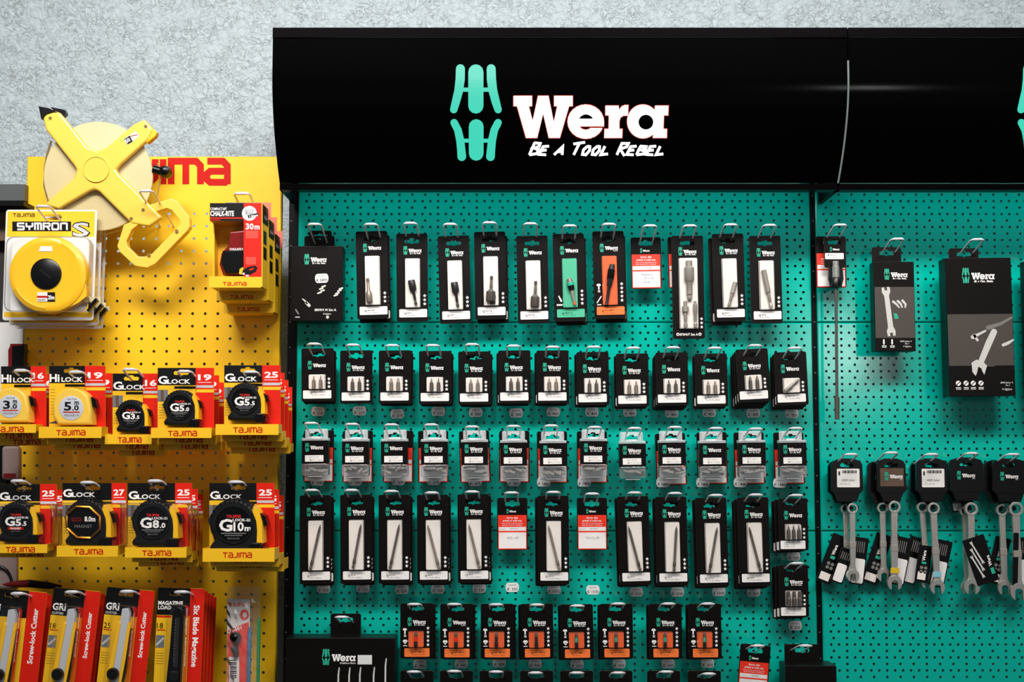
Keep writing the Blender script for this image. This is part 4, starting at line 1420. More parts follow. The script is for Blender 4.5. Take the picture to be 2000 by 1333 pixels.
wrench_pack(1968, 896, .05, 'large steel wrench at the picture edge, farthest from the black post', 'plain', 1979, 994, 13, 160, .3, [(1992, 1050, 28, 96, 2, 'white', -8), (1978, 1040, 10, 110, -3, 'plain', 8)], tw=66)
for i, (u, v) in enumerate(HW):
    hook(u, v, .11, 'wire hook of the %s pair of hanging wrenches %s' % (ORD[i], BP), 'hooks on the teal panels')


# ------------------------------------------------------------------ yellow board goods
def pack_origin(u, v, d):
    k = S(v, d)
    return k


def coll_abs(u0, v0, d, k, root, pl=0.0):
    """collector taking photo pixels seen at depth d; out measured from that depth"""
    rl = root.location.copy()
    g = G(k)
    def fm(x, y, o):
        p = W(x, y, d + pl)
        return (p.x - rl.x, -d - o * .001 - rl.y, p.z - rl.z)
    g.fmap = fm
    return g


def glock_tape(root, d, cx, cy, r, num, style):
    k = S(cy, d)
    C = lambda: coll_abs(0, 0, d, k, root, .025)
    th = 30 * r / 36
    g = C()
    if style == 'hi':
        out = arc(cx, cy, r * 1.05, r * 1.0, 180, 330, 16) + [(cx + r * 1.05, cy + r * .2), (cx + r * 1.08, cy + r * .98), (cx - r * .75, cy + r), (cx - r * 1.02, cy + r * .6)]
        g.pillow(out, 3, th + 4, 'plastic_yellow_pale', r * .16, 3)
        case = g.build('tape_case', root)
        g = C(); g.dome(cx - r * .02, cy + r * .08, [(r * .66, th + 3.5, 'grey_disc'), (r * .66, th + 4.6, 'grey_disc'), (r * .62, th + 4.9, 'grey_disc')], 32)
        zz = th + 5.2
        g.text(num[0], cx - r * .2, cy + r * .2, r * .44, zz, 'ink_black', 'c', .03, fit=r * .4)
        g.text('.' + num[1], cx + r * .04, cy + r * .2, r * .26, zz, 'ink_black', 'l', .03, fit=r * .36); g.text('m', cx + r * .16, cy - r * .1, r * .26, zz, 'ink_black', 'l', .03, fit=r * .24)
        g.flat(cx - r * .45, cy + r * .27, cx + r * .45, cy + r * .33, zz, 'tajima_red')
        g.text('HILOCK-%s' % num[2], cx, cy + r * .52, r * .11, zz, 'ink_grey', 'c', .02); g.tajima(cx - r * .25, cy - r * .44, r * .5, r * .08, zz, 'ink_grey')
        g.build('dial', case)
        g = C(); g.prism([(cx + r * .95, cy - r * .55), (cx + r * 1.2, cy - r * .4), (cx + r * 1.3, cy + r * .1), (cx + r * 1.05, cy)], 8, th - 6, 'plastic_black'); g.build('lock_button', case)
        g = C(); g.prism([(cx - r * 1.45, cy + r * .9), (cx - r * .9, cy + r * .72), (cx - r * .75, cy + r * .9), (cx - r * .85, cy + r * .93)], 12, 20, 'dark_steel'); g.build('tape_end', case)
        return case
    base = 'rubber_black'
    out = arc(cx, cy, r, r, 150, 345, 26) + [(cx + r * 1.06, cy + r * .2), (cx + r * 1.1, cy + r * .72), (cx + r * 1.02, cy + r * 1.22), (cx - r * .55, cy + r * 1.22), (cx - r * .95, cy + r * 1.15), (cx - r * 1.0, cy + r * 1.0), (cx - r * .8, cy + r * .75)]
    g.pillow(out, 3, th + 3, base, r * .2, 3)
    for a in range(200, 320, 12):   # tread ribs across the top
        x, y = math.cos(math.radians(a)), math.sin(math.radians(a))
        g.stroke([(cx + x * r * .86, cy + y * r * .86), (cx + x * r * .97, cy + y * r * .97)], r * .05, th + 3.2 - (4 if False else 0), 'plastic_black')
    case = g.build('tape_case', root)
    g = C()
    if style == 'armor':
        g.dome(cx - r * .1, cy + r * .1, [(r * .78, th + 1, 'plastic_black'), (r * .74, th + 4, 'plastic_black')], 8)
        ring = circ(cx - r * .1, cy + r * .1, r * .84, r * .76, 8)
        ring = [(cx - r * .1 + (x - cx + r * .1) * math.cos(PI / 8) - (y - cy - r * .1) * math.sin(PI / 8), cy + r * .1 + (x - cx + r * .1) * math.sin(PI / 8) + (y - cy - r * .1) * math.cos(PI / 8)) for x, y in ring]
        zz = th + 4.3
        g.text(num[0] + '.' + num[1] + 'm', cx + r * .2, cy + r * .05, r * .22, zz, 'ink_white', 'c', .03, fit=r * .5); g.text('GLOCK', cx - r * .42, cy + r * .05, r * .18, zz, 'chalk_red', 'c', .03, fit=r * .5); g.text('MAGNET', cx - r * .1, cy + r * .35, r * .14, zz, 'ink_grey', 'c')
        g.build('dial', case)
        g = C()
        for i in range(8):
            a, b_ = ring[i], ring[(i + 1) % 8]
            g.tube([(a[0], a[1], (th + 4) / 1000 / k), ((a[0] + b_[0]) / 2, (a[1] + b_[1]) / 2, (th + 5) / 1000 / k), (b_[0], b_[1], (th + 4) / 1000 / k)], r * .07, 'gold', 8)
        g.build('guard_ring', case)
    else:
        g.dome(cx, cy + r * .05, [(r * .8, th + 2.6, base), (r * .78, th + 5.2, base), (r * .72, th + 5.2, base), (r * .7, th + 3.6, 'plastic_black')], 40)
        zz = th + 3.9
        g.tajima(cx - r * .28, cy - r * .34, r * .56, r * .11, zz, 'ink_red', .25)
        g.text('G', cx - r * .58, cy + r * .3, r * .46, zz, 'ink_white', 'l', .03, fit=r * .54)
        wide = len(num[0]) > 1
        g.text(num[0], cx + r * .0, cy + r * .3, r * .34, zz, 'ink_white', 'l', .03, fit=r * (.3 if not wide else .42))
        g.text(('.' + num[1]) if not wide else 'm', cx + r * .33 + (.12 * r if wide else 0), cy + r * .3, r * .22, zz, 'ink_white', 'l', .03, fit=r * .26)
        g.text('LOCK-%s' % num[2], cx - r * .03, cy - r * .09, r * .1, zz, 'ink_white', 'l', .03, 1.3)
        if style == 'magnet':
            g.flat(cx - r * .42, cy + r * .38, cx + r * .42, cy + r * .52, zz, 'tajima_red'); g.text('MAGNET', cx, cy + r * .5, r * .1, zz + .1, 'ink_white', 'c', .02)
        else:
            g.flat(cx - r * .5, cy + r * .38, cx + r * .5, cy + r * .42, zz, 'ink_grey'); g.flat(cx - r * .36, cy + r * .47, cx + r * .36, cy + r * .5, zz, 'ink_grey')
        g.text('SELF-LOCK', cx, cy + r * .64, r * .07, zz, 'ink_grey', 'c')
        g.build('dial', case)
    g = C()
    band = [(cx + r * .82, cy - r * .72), (cx + r * 1.02, cy - r * .5), (cx + r * 1.16, cy - r * .05), (cx + r * 1.18, cy + r * .4), (cx + r * 1.2, cy + r * .8), (cx + r * .94, cy + r * .8), (cx + r * .96, cy + r * .3), (cx + r * .92, cy - r * .1), (cx + r * .74, cy - r * .52)]
    g.pillow(band, 6, th + 5.5, 'plastic_yellow', r * .05, 2); g.build('grip_band', case)
    g = C(); g.prism([(cx + r * 1.02, cy - r * .42), (cx + r * 1.26, cy - r * .28), (cx + r * 1.34, cy + r * .05), (cx + r * 1.24, cy + r * .12)], 8, th - 2, 'plastic_black'); g.build('lock_button', case)
    g = C(); g.pillow([(cx + r * .62, cy + r * .88), (cx + r * .72, cy + r * .78), (cx + r * 1.12, cy + r * .78), (cx + r * 1.14, cy + r * 1.26), (cx + r * .6, cy + r * 1.26)], 6, th + 6, 'plastic_black', r * .05, 2); g.build('bumper_foot', case)
    g = C(); g.prism(rr(cx + r * 1.15, cy + r * .92, cx + r * 1.32, cy + r * 1.22, 1), 10, th - 4, 'chalk_red'); g.build('tape_end', case)
    g = C(); g.prism([(cx - r * 1.2, cy - r * .1), (cx - r * 1.0, cy - r * .4), (cx - r * .85, cy - r * .1), (cx - r * 1.0, cy + r * .35)], 4, 14, 'black_steel'); g.build('belt_clip', case)
    return case


def tape_pack(d, card, split, brand, num, tray, tape, style, label, group, sub, shell=False):
    """card=(u0,v0,u1,v1) at depth d; split = u where the red strip begins; tray=(u0,v0,u1,v1) front at d+depth"""
    u0, v0, u1, v1 = card
    v1 -= 12
    root = thing('tape_measure_pack', label, 'tape measure', W((u0 + u1) / 2 - 6, v0 + 10, d), 0, group)
    k = S(v0, d)
    g = coll_abs(0, 0, d, k, root)
    su = u0 + (split - u0) * .62
    hole = slot_hole(su, v0 + 10, 30, 7)
    bt = v0 + 38 if style != 'x' else v0 + 38
    g.prism([(u0, v0), (u1, v0), (u1, v1), (u0, v1)], -1.2, 0, 'board_yellow', [hole])
    h0 = [(u0, v0), (split, v0), (split, v0 + 34), (u0, v0 + 34)]
    g.poly(h0, .15, 'ink_black', [hole])
    g.flat(u0, v0 + 35.5, u0 + (split - u0) * .42, v0 + 42, .15, 'board_yellow')
    g.flat(u0 + (split - u0) * .44, v0 + 36, split, v0 + 41, .15, 'ink_black')
    g.flat(split, v0, u1, v1, .15, 'strip_red')
    g.text(num, (split + u1) / 2, v0 + 24, 11, .3, 'ink_white', 'c', .03, fit=(u1 - split) * .74)
    g.flat(split + 4, v0 + 28, u1 - 5, v0 + 29, .3, 'ink_white')
    g.flat(split + 1, v0 + 34, u1 - 1, v0 + 39, .3, 'silver_print'); g.flat(split + 1, v0 + 42, u1, v0 + 48, .3, 'board_yellow')
    if brand == 'Hi':
        g.text('Hi', u0 + 1, v0 + 31, 14.5, .3, 'ink_white', 'l', .03, 1.05); g.text('LOCK', u0 + 24, v0 + 31, 8.5, .3, 'ink_white', 'l', .03, 1.25)
        for q in range(9): g.flat(u0 + 3, v0 + 46 + q * 6, u0 + 12, v0 + 46.8 + q * 6, .3, 'board_yellow_shade')
    else:
        zy = -4 if style == 'armor' else 0
        g.text('G', u0 + 1, v0 + 31 + zy, 14.5, .3, 'ink_white', 'l', .03, 1.25); g.text('LOCK', u0 + 19, v0 + 31 + zy, 8.5, .3, 'ink_white', 'l', .03, 1.35)
        g.flat(u0, v0 + 43, u0 + 20, v0 + 66, .3, 'grey_card'); g.flat(u0 + 6, v0 + 43, u0 + 12, v0 + 66, .35, 'brown_card')
        for q in range(6): g.flat(u0 + 2, v0 + 72 + q * 5, u0 + 11, v0 + 72.7 + q * 5, .3, 'board_yellow_shade')
    g.build('backing_card', root)
    # tray
    depth = (th_of(tape[2]) + 10)
    df = d + depth * .001
    tu0, tv0, tu1, tv1 = tray
    P0, P1 = W(tu0, tv0, df), W(tu1, tv1, df)
    rl = root.location
    g = G(1.0, fmap=lambda x, y, o: (x - rl.x, y - rl.y, o - rl.z))
    t = .0012
    x0, x1, z1, z0 = P0.x, P1.x, P0.z, P1.z
    yb, yf = -d - .0004, -df
    def bx(a0, a1, c0, c1, e0, e1, m):
        g.box8([(a0, c0, e0), (a1, c0, e0), (a1, c1, e0), (a0, c1, e0), (a0, c0, e1), (a1, c0, e1), (a1, c1, e1), (a0, c1, e1)], m)
    bx(x0, x1, yf, yf + t, z0, z1, 'board_yellow')
    bx(x0 + t, x1 - t, yf + t, yb, z1 - .003, z1 - .003 + t, 'board_yellow')
    bx(x0, x0 + t, yf + t, yb, z0 + .003, z1, 'board_yellow'); bx(x1 - t, x1, yf + t, yb, z0 + .003, z1, 'board_yellow')
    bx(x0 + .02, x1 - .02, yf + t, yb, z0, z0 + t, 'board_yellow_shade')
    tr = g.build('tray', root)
    g = G(1, fmap=lambda x, y, o: tuple(W(x, y, df + o * .001) - rl))
    cw = (tu1 - tu0)
    g.tajima(tu0 + cw * .28, tv0 + (tv1 - tv0) * .3, min(56, cw * .5), 10.5, .2, 'tajima_red', .2)
    g.build('tray_lettering', tr)
    glock_tape(root, d, tape[0], tape[1], tape[2], sub, style)
    if shell:
        g = coll_abs(0, 0, d, k, root)
        g.pillow(rr(u0 - 1, v0 + 38, u1 + 2, tv0 - 1, 5), .5, depth - 2, 'clear_plastic', 3, 2)
        g.build('clear_shell', root)
    return root


def th_of(r): return 30 * r / 36


TP = 'tape measure packs'
UR, LR_ = 'upper tape row', 'lower tape row'
packs = [
    ('A0', .165, (2, 716, 90, 848), 60, 'Hi', '16', (-40, 829, 70, 846), (23, 792, 34), 'hi', ('3', '0', '16'), 'yellow tape measure pack marked 3.0 m, cut by the picture edge', 2, False),
    ('A1', .165, (96, 715, 206, 852), 166, 'Hi', '19', (76, 834, 198, 856), (143, 795, 36), 'hi', ('5', '0', '19'), 'yellow tape measure pack marked 5.0 m with number 19', 2, False),
    ('A2', .150, (220, 730, 310, 862), 279, 'G', '16', (205, 849, 296, 868), (256, 810, 29), 'g', ('3', '5', '16'), 'smallest black-cased tape measure pack, with number 16', 2, False),
    ('A3', .165, (308, 719, 418, 850), 382, 'G', '19', (295, 836, 413, 856), (352, 794, 32), 'g', ('5', '0', '19'), 'black-cased tape measure pack with number 19', 2, False),
    ('A4', .172, (438, 714, 548, 846), 512, 'G', '25', (421, 829, 544, 850), (479, 782, 34), 'g', ('5', '5', '25'), 'black-cased tape measure pack with number 25, last in the upper tape row', 3, False),
    ('B0', .165, (-2, 946, 111, 1084), 78, 'G', '25', (-20, 1064, 92, 1081), (34, 1016, 36), 'magnet', ('5', '5', '25'), 'black-cased tape measure pack in clear shell, cut by the picture edge', 1, True),
    ('B1', .165, (122, 944, 247, 1090), 218, 'G', '27', (111, 1067, 230, 1088), (172, 1016, 42), 'armor', ('8', '0', '27'), 'tape measure pack with golden octagonal guard ring and number 27', 0, True),
    ('B2', .165, (250, 944, 375, 1092), 342, 'G', '25', (244, 1070, 364, 1090), (302, 1018, 42), 'g', ('8', '0', '25'), 'black-cased tape measure pack beside the golden-ring one, number 25', 2, True),
    ('B3', .165, (409, 944, 536, 1095), 501, 'G', '25', (396, 1072, 536, 1098), (460, 1022, 48), 'g', ('10', '0', '25'), 'largest black-cased tape measure pack, last in the lower tape row', 2, False),
]
HKA = {'A0': (40, 724), 'A1': (148, 727), 'A2': (253, 722), 'A3': (360, 726), 'A4': (489, 727), 'B0': (34, 940), 'B1': (170, 943), 'B2': (302, 940), 'B3': (460, 942)}
BW = {'A0': 'pack marked 3.0 m', 'A1': 'pack marked 5.0 m', 'A2': 'smallest black-cased pack, number 16', 'A3': 'black-cased pack, number 19', 'A4': 'last pack of the upper tape row', 'B0': 'clear-shell pack at the picture edge', 'B2': 'pack beside the golden-ring one', 'B3': 'largest tape measure pack'}
for nm, d, card, split, brand, num, tray, tape, style, sub, lab, n, shell in packs:
    r = tape_pack(d, card, split, brand, num, tray, tape, style, lab, TP, sub, shell)
    L = .195
    if n:
        behind(r, n, max(.045, (th_of(tape[2]) + 12) * .001), ['tape measure pack directly behind the ' + BW[nm], 'tape measure pack, third in line behind the ' + BW[nm], 'tape measure pack, hindmost behind the ' + BW[nm]],
               [(.0, 0)] * n)
    u, v = HKA[nm]
    hook(u, v, L, 'wire hook of the ' + (BW.get(nm) or 'golden-ring tape measure pack'), 'hooks on the yellow board', .026, .0019)

# ---- cutter knives
CUT = 'cutter knife packs'


def cutter_pack(u0, v0, wk, wr, d, tilt, label, title, size, knife):
    k = S(v0, d)
    w = wk + wr
    root = thing('cutter_pack', label, 'cutter knife', W(u0 + wk * .55, v0 + 11, d), tilt, CUT)
    N = lambda: G(k, wk * .55, 11)
    H = 250
    hole = slot_hole(wk * .6, 11, 30, 7)
    g = N()
    g.prism(rr(0, 0, w, H, 3), -1.2, 0, 'board_yellow', [hole])
    g.poly([(0, 2), (2, 0), (wk, 0), (wk, 53), (0, 53)], .15, 'ink_black', [hole])
    g.flat(wk, .5, w, H - 2, .15, 'strip_red')
    if title == 'GRI':
        g.text('GRI', 2, 43, 13, .3, 'ink_white', 'l', .03, .9); g.text('CUTTER', 2, 51, 4.2, .3, 'ink_white', 'l', .01)
        g.text('Screw-lock Cutter', wk + wr * .6, 86, wr * .27, .3, 'ink_white', 'c', .03, rot=-PI / 2)
    else:
        g.text('MAGAZINE', 2, 33, 7, .3, 'ink_white', 'l', .03, .95); g.text('LOAD', 2, 42, 7, .3, 'ink_white', 'l', .03, .95)
        g.text('Six Blade Magazine', wk + wr * .3, 92, wr * .4, .3, 'ink_white', 'c', .03, rot=PI / 2)
        g.flat(0, 54, wk * .45, 58, .2, 'strip_red')
    g.text(size, 1.5, 79, 10.5, .3, 'ink_black', 'l', .005)
    g.flat(2, 81, 18, 83, .3, 'tajima_red'); g.flat(1, 92, 17, 116, .3, 'grey_card'); g.stroke([(3, 110), (15, 98)], 4, .35, 'silver_print')
    for q in range(5): g.flat(2, 126 + q * 5, 18, 126.8 + q * 5, .3, 'board_yellow_shade')
    g.build('backing_card', root)
    xk = wk * .68
    if knife == 'grey':
        g = N(); g.pillow([(xk - 6, 38), (xk + 5, 36), (xk + 10, 46), (xk + 4, 180), (xk - 12, 180)], 2, 14, 'silver_print', 1.5, 2); kb = g.build('blade_channel', root)
        g = N(); g.pillow([(xk - 10, 62), (xk - 5, 66), (xk - 12, 178), (xk - 22, 178), (xk - 16, 120)], 1, 16, 'plastic_yellow', 1.2, 2); g.build('grip', root)
        g = N(); g.pillow([(xk + 9, 62), (xk + 14, 70), (xk + 12, 130), (xk + 8, 178), (xk + 2, 178)], 1, 16, 'plastic_yellow', 1.2, 2); g.build('grip', root)
        g = N(); g.prism([(xk + 13, 72), (xk + 17, 80), (xk + 14, 150), (xk + 10, 178), (xk + 8, 178), (xk + 12, 130)], 1, 13, 'rubber_black'); g.build('grip_pad', root)
        g = N(); g.dome(xk - 9, 162, [(11, 10, 'plastic_black'), (12, 20, 'plastic_black'), (10, 24, 'plastic_black')], 14); g.build('lock_wheel', root)
    else:
        g = N(); g.pillow([(xk - 9, 46), (xk - 2, 36), (xk + 8, 36), (xk + 13, 46), (xk + 12, 190), (xk - 16, 190), (xk - 11, 110)], 2, 17, 'plastic_black', 2.5, 3); g.build('knife_body', root)
        g = N(); g.rect(xk - 3, 55, xk + 6, 150, 17, 17.6, 'black_steel', 2)
        for q in range(14): g.flat(xk - 3, 60 + q * 6, xk - 1, 61 + q * 6, 17.8, 'ink_grey')
        g.build('slide_track', root)
        g = N(); g.pillow(rr(xk - 7, 156, xk + 9, 176, 4), 10, 24, 'rubber_black', 2, 2); g.build('slider', root)
    g = N(); g.pillow(rr(xk - 24 if knife == 'grey' else xk - 18, 30, xk + 20, H - 10, 8), .4, 27, 'clear_plastic', 3, 2); g.build('blister', root)
    return root


cuts = [(-24, 1152, 80, 36, 'GRI', '18', 'grey', -5, 'cutter knife pack cut by the picture edge, in the lowest row of the yellow board', 5, (34, 1160)),
        (104, 1151, 62, 30, 'GRI', '18', 'grey', -5.5, 'cutter knife pack marked 18 with dark round lock wheel, second from picture edge', 3, (140, 1157)),
        (208, 1150, 64, 30, 'GRI', '25', 'grey', -5.0, 'cutter knife pack marked 25 with grey blade channel and yellow grips', 0, (248, 1156)),
        (308, 1149, 64, 27, 'MAG', '18', 'black', -1.5, 'cutter knife pack with all-black knife, beside the clear bag', 4, (354, 1157))]
CB = ['cutter pack at the picture edge', 'cutter pack marked 18 with lock wheel', 'cutter pack marked 25', 'all-black cutter knife pack']
for i, (u0, v0, wk, wr, ti, sz, kn, tl, lab, n, hk) in enumerate(cuts):
    r = cutter_pack(u0, v0, wk, wr, .16, tl, lab, ti, sz, kn)
    if n: behind(r, n, .026, ['cutter pack directly behind the ' + CB[i], 'cutter pack, third in line behind the ' + CB[i], 'cutter pack, fourth in line behind the ' + CB[i], 'cutter pack, fifth in line behind the ' + CB[i], 'cutter pack, hindmost behind the ' + CB[i]])
    hook(*hk, .195, 'wire hook of the ' + CB[i], 'hooks on the yellow board', .026, .0019)

# ---- clear bag
d = .12
root = thing('clear_bag', 'crinkled clear bag with red card and black ball tool beside the cutters', 'bag', W(472, 1157, d), 0)
k = S(1240, d)
C = lambda: coll_abs(0, 0, d, k, root)
g = C()
rnd = random.Random(3)
nx, ny = 9, 26
b = g.add([(443 + 66 * i / (nx - 1) + rnd.uniform(-.6, .6), 1146 + 260 * j / (ny - 1), 10 * math.sin(PI * i / (nx - 1)) * min(1, j / 6) + rnd.uniform(-1.6, 1.6) + 2) for j in range(ny) for i in range(nx)])
for j in range(ny - 1):
    for i in range(nx - 1): g.face((b + j * nx + i, b + j * nx + i + 1, b + (j + 1) * nx + i + 1, b + (j + 1) * nx + i), 'clear_haze', False)
g.build('bag_film', root)
g = C()
g.prism([(444, 1170), (488, 1172), (486, 1400), (443, 1400)], -2, -1.2, 'insert_white')
g.poly([(444, 1232), (486, 1215), (484, 1400), (444, 1400)], -1, 'sold_red')
g.poly(circ(477, 1202, 9, 11, 20), -.9, 'sold_red'); g.poly(circ(478, 1202, 4, 5, 14), -.8, 'insert_white')
g.text('LC-501', 445, 1238, 7, -.7, 'ink_white', 'l', .03, rot=-.3); g.tajima(449, 1178, 30, 7, -.8, 'sold_red', .2)
g.flat(447, 1284, 467, 1334, -.7, 'paper_white')
for q in range(9): g.flat(449, 1290 + q * 4.2, 462, 1292 + q * 4.2 + (q % 2), -.6, 'ink_black')
g.build('printed_card', root)
g = C(); g.dome(461, 1245, [(10, -1, 'plastic_black'), (11, 5, 'plastic_black'), (7, 11, 'plastic_black'), (2, 13, 'plastic_black')], 20); g.rect(456, 1254, 466, 1284, -1, 5, 'black_steel', 2); g.build('ball_tool', root)
g = C(); g.spin(488, 1225, 484, 1400, 1, P_('blue_pen', (0, 2), (.05, 4), (1, 4)), 10); g.build('refill', root)
g = C(); g.spin(506, 1205, 503, 1400, 1, P_('green_pen', (0, 1.5), (.05, 3.5), (1, 3.5)), 10); g.build('refill', root)

# ---- chalk line boxes
d = .200


def chalk(d, label):
    root = thing('chalk_line_box', label, 'box', W(470, 384, d - .03), 0, 'chalk line boxes')
    k = S(470, d)
    C = lambda: coll_abs(0, 0, d, k, root)
    dp = -58
    g = C()   # carton: bottom tray front, red panel, black header, right side, back, floor
    g.rect(408, 540, 510, 562, -4, 0, 'board_yellow')
    g.prism([(408, 540), (412, 562), (506, 562), (510, 540)], dp, -4, 'board_yellow')
    g.rect(410, 397, 476, 432, dp, 0, 'board_yellow')
    g.flat(410, 397, 476, 432, .12, 'ink_black')
    g.rect(476, 397, 511, 541, -3, .1, 'strip_red')
    g.rect(510, 397, 512.5, 560, dp, 0, 'board_yellow')
    g.rect(412, 430, 512, 545, dp, dp + 1.2, 'board_yellow')
    g.rect(410, 397, 512, 399, dp, 0, 'board_yellow')
    g.rect(411, 400, 413, 540, dp, -25, 'board_yellow')
    car = g.build('carton', root)
    g = C()
    g.text('COMPACT-BIT', 411, 410.5, 4.6, .25, 'ink_white', 'l', .02, fit=32); g.text('CHALK-RITE', 411, 422, 9.5, .25, 'ink_white', 'l', .03, fit=46)
    g.flat(410, 425, 476, 427.5, .25, 'strip_red'); g.flat(411, 429, 430, 431, .25, 'tajima_red')
    g.build('front_print', car)
    g = C()
    g.poly(circ(487, 417, 14.5, 14.5, 24), .25, 'ink_white'); g.text('Extra', 487, 413, 5.5, .4, 'grey_card', 'c', .01, shear=.2); g.text('Bold', 486, 419, 5.5, .4, 'grey_card', 'c', .03, shear=.2); g.prism([(483, 421), (504, 416), (506, 422), (486, 427)], .3, .4, 'ink_black'); g.text('1.0mm', 496, 424, 4.5, .5, 'ink_white', 'c', .03, rot=-.2)
    g.build('round_badge', car)
    g = C()
    g.text('30', 480, 448, 11, .25, 'ink_white', 'l', .03); g.text('m', 497, 448, 10, .25, 'ink_white', 'l', .03)
    for q in range(5): g.flat(480, 451.5 + q * 3, 504, 452.8 + q * 3, .25, 'pink_card')
    for q in range(5): g.flat(480, 503 + q * 3, 500, 504.3 + q * 3, .25, 'pink_card')
    g.poly([(474, 528), (484, 522), (498, 519), (503, 523), (500, 531), (489, 537), (480, 537)], .3, 'ink_black'); g.poly([(487, 526), (497, 523), (495, 527), (487, 529)], .35, 'strip_red'); g.poly([(468, 526), (474, 522), (476, 525), (471, 537), (467, 535)], .3, 'board_yellow')
    g.flat(473, 533, 478, 537, .35, 'silver_print'); g.flat(480, 537, 486, 541, .35, 'silver_print')
    g.tajima(435, 551, 46, 7.5, .25, 'tajima_red', .2)
    g.build('panel_print', car)
    rl = root.location
    g = G(1.0, fmap=lambda x, y, o: tuple(W(512.9, y, d) - rl + Vector((.0002, -x * .001 * -1, 0))))
    def sf(a0, b0, a1, b1, m, off=0):
        q = g.add([(a0, b0, 0), (a1, b0, 0), (a1, b1, 0), (a0, b1, 0)]); g.face((q, q + 1, q + 2, q + 3), m)
    sf(2, 399, 57, 434, 'ink_black'); sf(10, 448, 40, 474, 'plastic_black'); sf(10, 480, 40, 504, 'plastic_black'); sf(14, 410, 45, 424, 'silver_print')
    g.build('side_print', car)
    g = C()   # hang card at the back of the box
    g.rect(428, 385, 519, 420, dp + 1, dp + 2, 'grey_card', 1, [slot_hole(474, 393, 30, 6)]); g.flat(492, 385.2, 519, 420, dp + 2.15, 'pink_card'); g.flat(446, 390, 470, 394, dp + 2.15, 'ink_black')
    g.build('hang_card', root)
    g = C()
    g.pillow([(447, 450), (480, 447), (484, 535), (432, 535), (425, 515), (429, 493), (444, 476)], dp + 4, -14, 'chalk_red', 3, 3); cr = g.build('chalk_reel', root)
    g = C(); g.pillow([(433, 489), (480, 485), (480, 532), (440, 534), (430, 512)], -16, -6, 'plastic_black', 3, 3)
    g.text('CHALK-RITE II', 447, 488, 4, -5.6, 'ink_white', 'l', .02, fit=26)
    g.build('reel_cover', cr)
    return root


r = chalk(d, 'foremost yellow and black chalk line box, marked 30 m')
behind(r, 2, .066, ['yellow chalk line box directly behind the foremost one', 'hindmost of the three yellow chalk line boxes'])
hook(472, 378, .198, 'wire hook of the chalk line boxes', 'hooks on the yellow board', .028, .0019)

# ---- round tape in blister pack
d = .115
root = thing('tape_blister_pack', 'foremost blister pack with big round yellow tape, under the reel', 'tape measure', W(103, 426, d), 1.2, 'round tape blister packs')
root.rotation_euler = (0, 0, 0)
k = S(520, d)
C = lambda: coll_abs(0, 0, d, k, root)
SK = lambda x, y: (x - (y - 410) * .034, y)   # the pack hangs a little crooked
g = C()
pts = [SK(*p) for p in rr(12, 410, 190, 626, 5)]
g.prism(pts, -1.2, 0, 'white_card', [[SK(*p) for p in rr(86, 419, 121, 430, 5)]])
hd_ = [SK(*p) for p in [(15, 413), (186, 413), (186, 463), (15, 463)]]
g.poly(hd_, .1, 'board_yellow', [[SK(*p) for p in rr(86, 419, 121, 430, 5)]])
g.poly([SK(*p) for p in [(15, 610), (187, 610), (187, 620), (15, 620)]], .1, 'board_yellow')
g.flat(24, 433, 139, 452, .25, 'ink_black')
g.square('SYMRON', 34, 435.5, 101, 14, .4, 'ink_white', 3.4)
g.text('S', 140, 462, 27, .3, 'ink_black', 'l', .05, fit=37); g.text('S', 142, 461, 25, .45, 'silver_print', 'l', .02, fit=32)
g.tajima(25, 417, 42, 7, .25, 'ink_black', .2)
g.text('MEASURING TAPE', 96, 618, 4, .2, 'ink_black', 'c')
g.build('backing_card', root)
C0 = C
C = lambda: coll_abs(0, 0, d, k, root, .03)
g = C()
cx, cy = 91, 536
g.dome(cx, cy, [(77, 1, 'plastic_yellow'), (78, 16, 'plastic_yellow'), (75, 24, 'plastic_yellow'), (67, 28, 'plastic_yellow'), (62, 27, 'plastic_yellow'), (30, 28, 'plastic_yellow')], 56, .985)
g.pillow([(120, 560), (165, 548), (167, 578), (150, 592), (120, 606)], 1, 22, 'plastic_yellow', 2, 2)
case = g.build('tape_case', root)
g = C(); g.dome(cx - 1, cy - 1, [(30, 27, 'plastic_black'), (30, 31, 'plastic_black'), (26, 33, 'plastic_black')], 36); g.stroke([(80, 528), (100, 544)], 3, 33.2, 'rubber_black'); g.build('winding_knob', case)
g = C(); g.flat(72, 571, 92, 589, 28.4, 'white_card'); g.flat(92, 571, 107, 589, 28.4, 'ink_black'); g.flat(72, 578, 92, 582, 28.5, 'tajima_red'); g.text('20m', 93, 585, 8, 28.6, 'ink_white', 'l', .03, fit=13); g.flat(73, 585, 88, 587, 28.5, 'ink_grey'); g.build('length_sticker', case)
g = C(); g.prism([(78, 481), (101, 481), (102, 491), (75, 491)], 27.8, 28.4, 'tag_white'); g.build('price_sticker', case)
g = C(); g.rect(155, 578, 190, 588, 6, 9, 'tape_cream'); g.build('tape_blade', root)
g = C(); g.pillow([(163, 603), (168, 608), (187, 586), (183, 580)], 8, 18, 'plastic_black', 1, 2); g.build('pull_tab', root)
g = C(); g.pillow([SK(*p) for p in rr(14, 462, 178, 609, 14)], .5, 35, 'clear_plastic', 5, 3); g.build('blister', root)
behind(root, 2, .040, ['blister pack with round tape, second in line under the reel', 'hindmost blister pack with round tape under the reel'], [(-.002, 0.004), (-.006, 0.011)])
hook(83, 403, .18, 'wire hook of the round tape blister packs', 'hooks on the yellow board', .026, .0017)

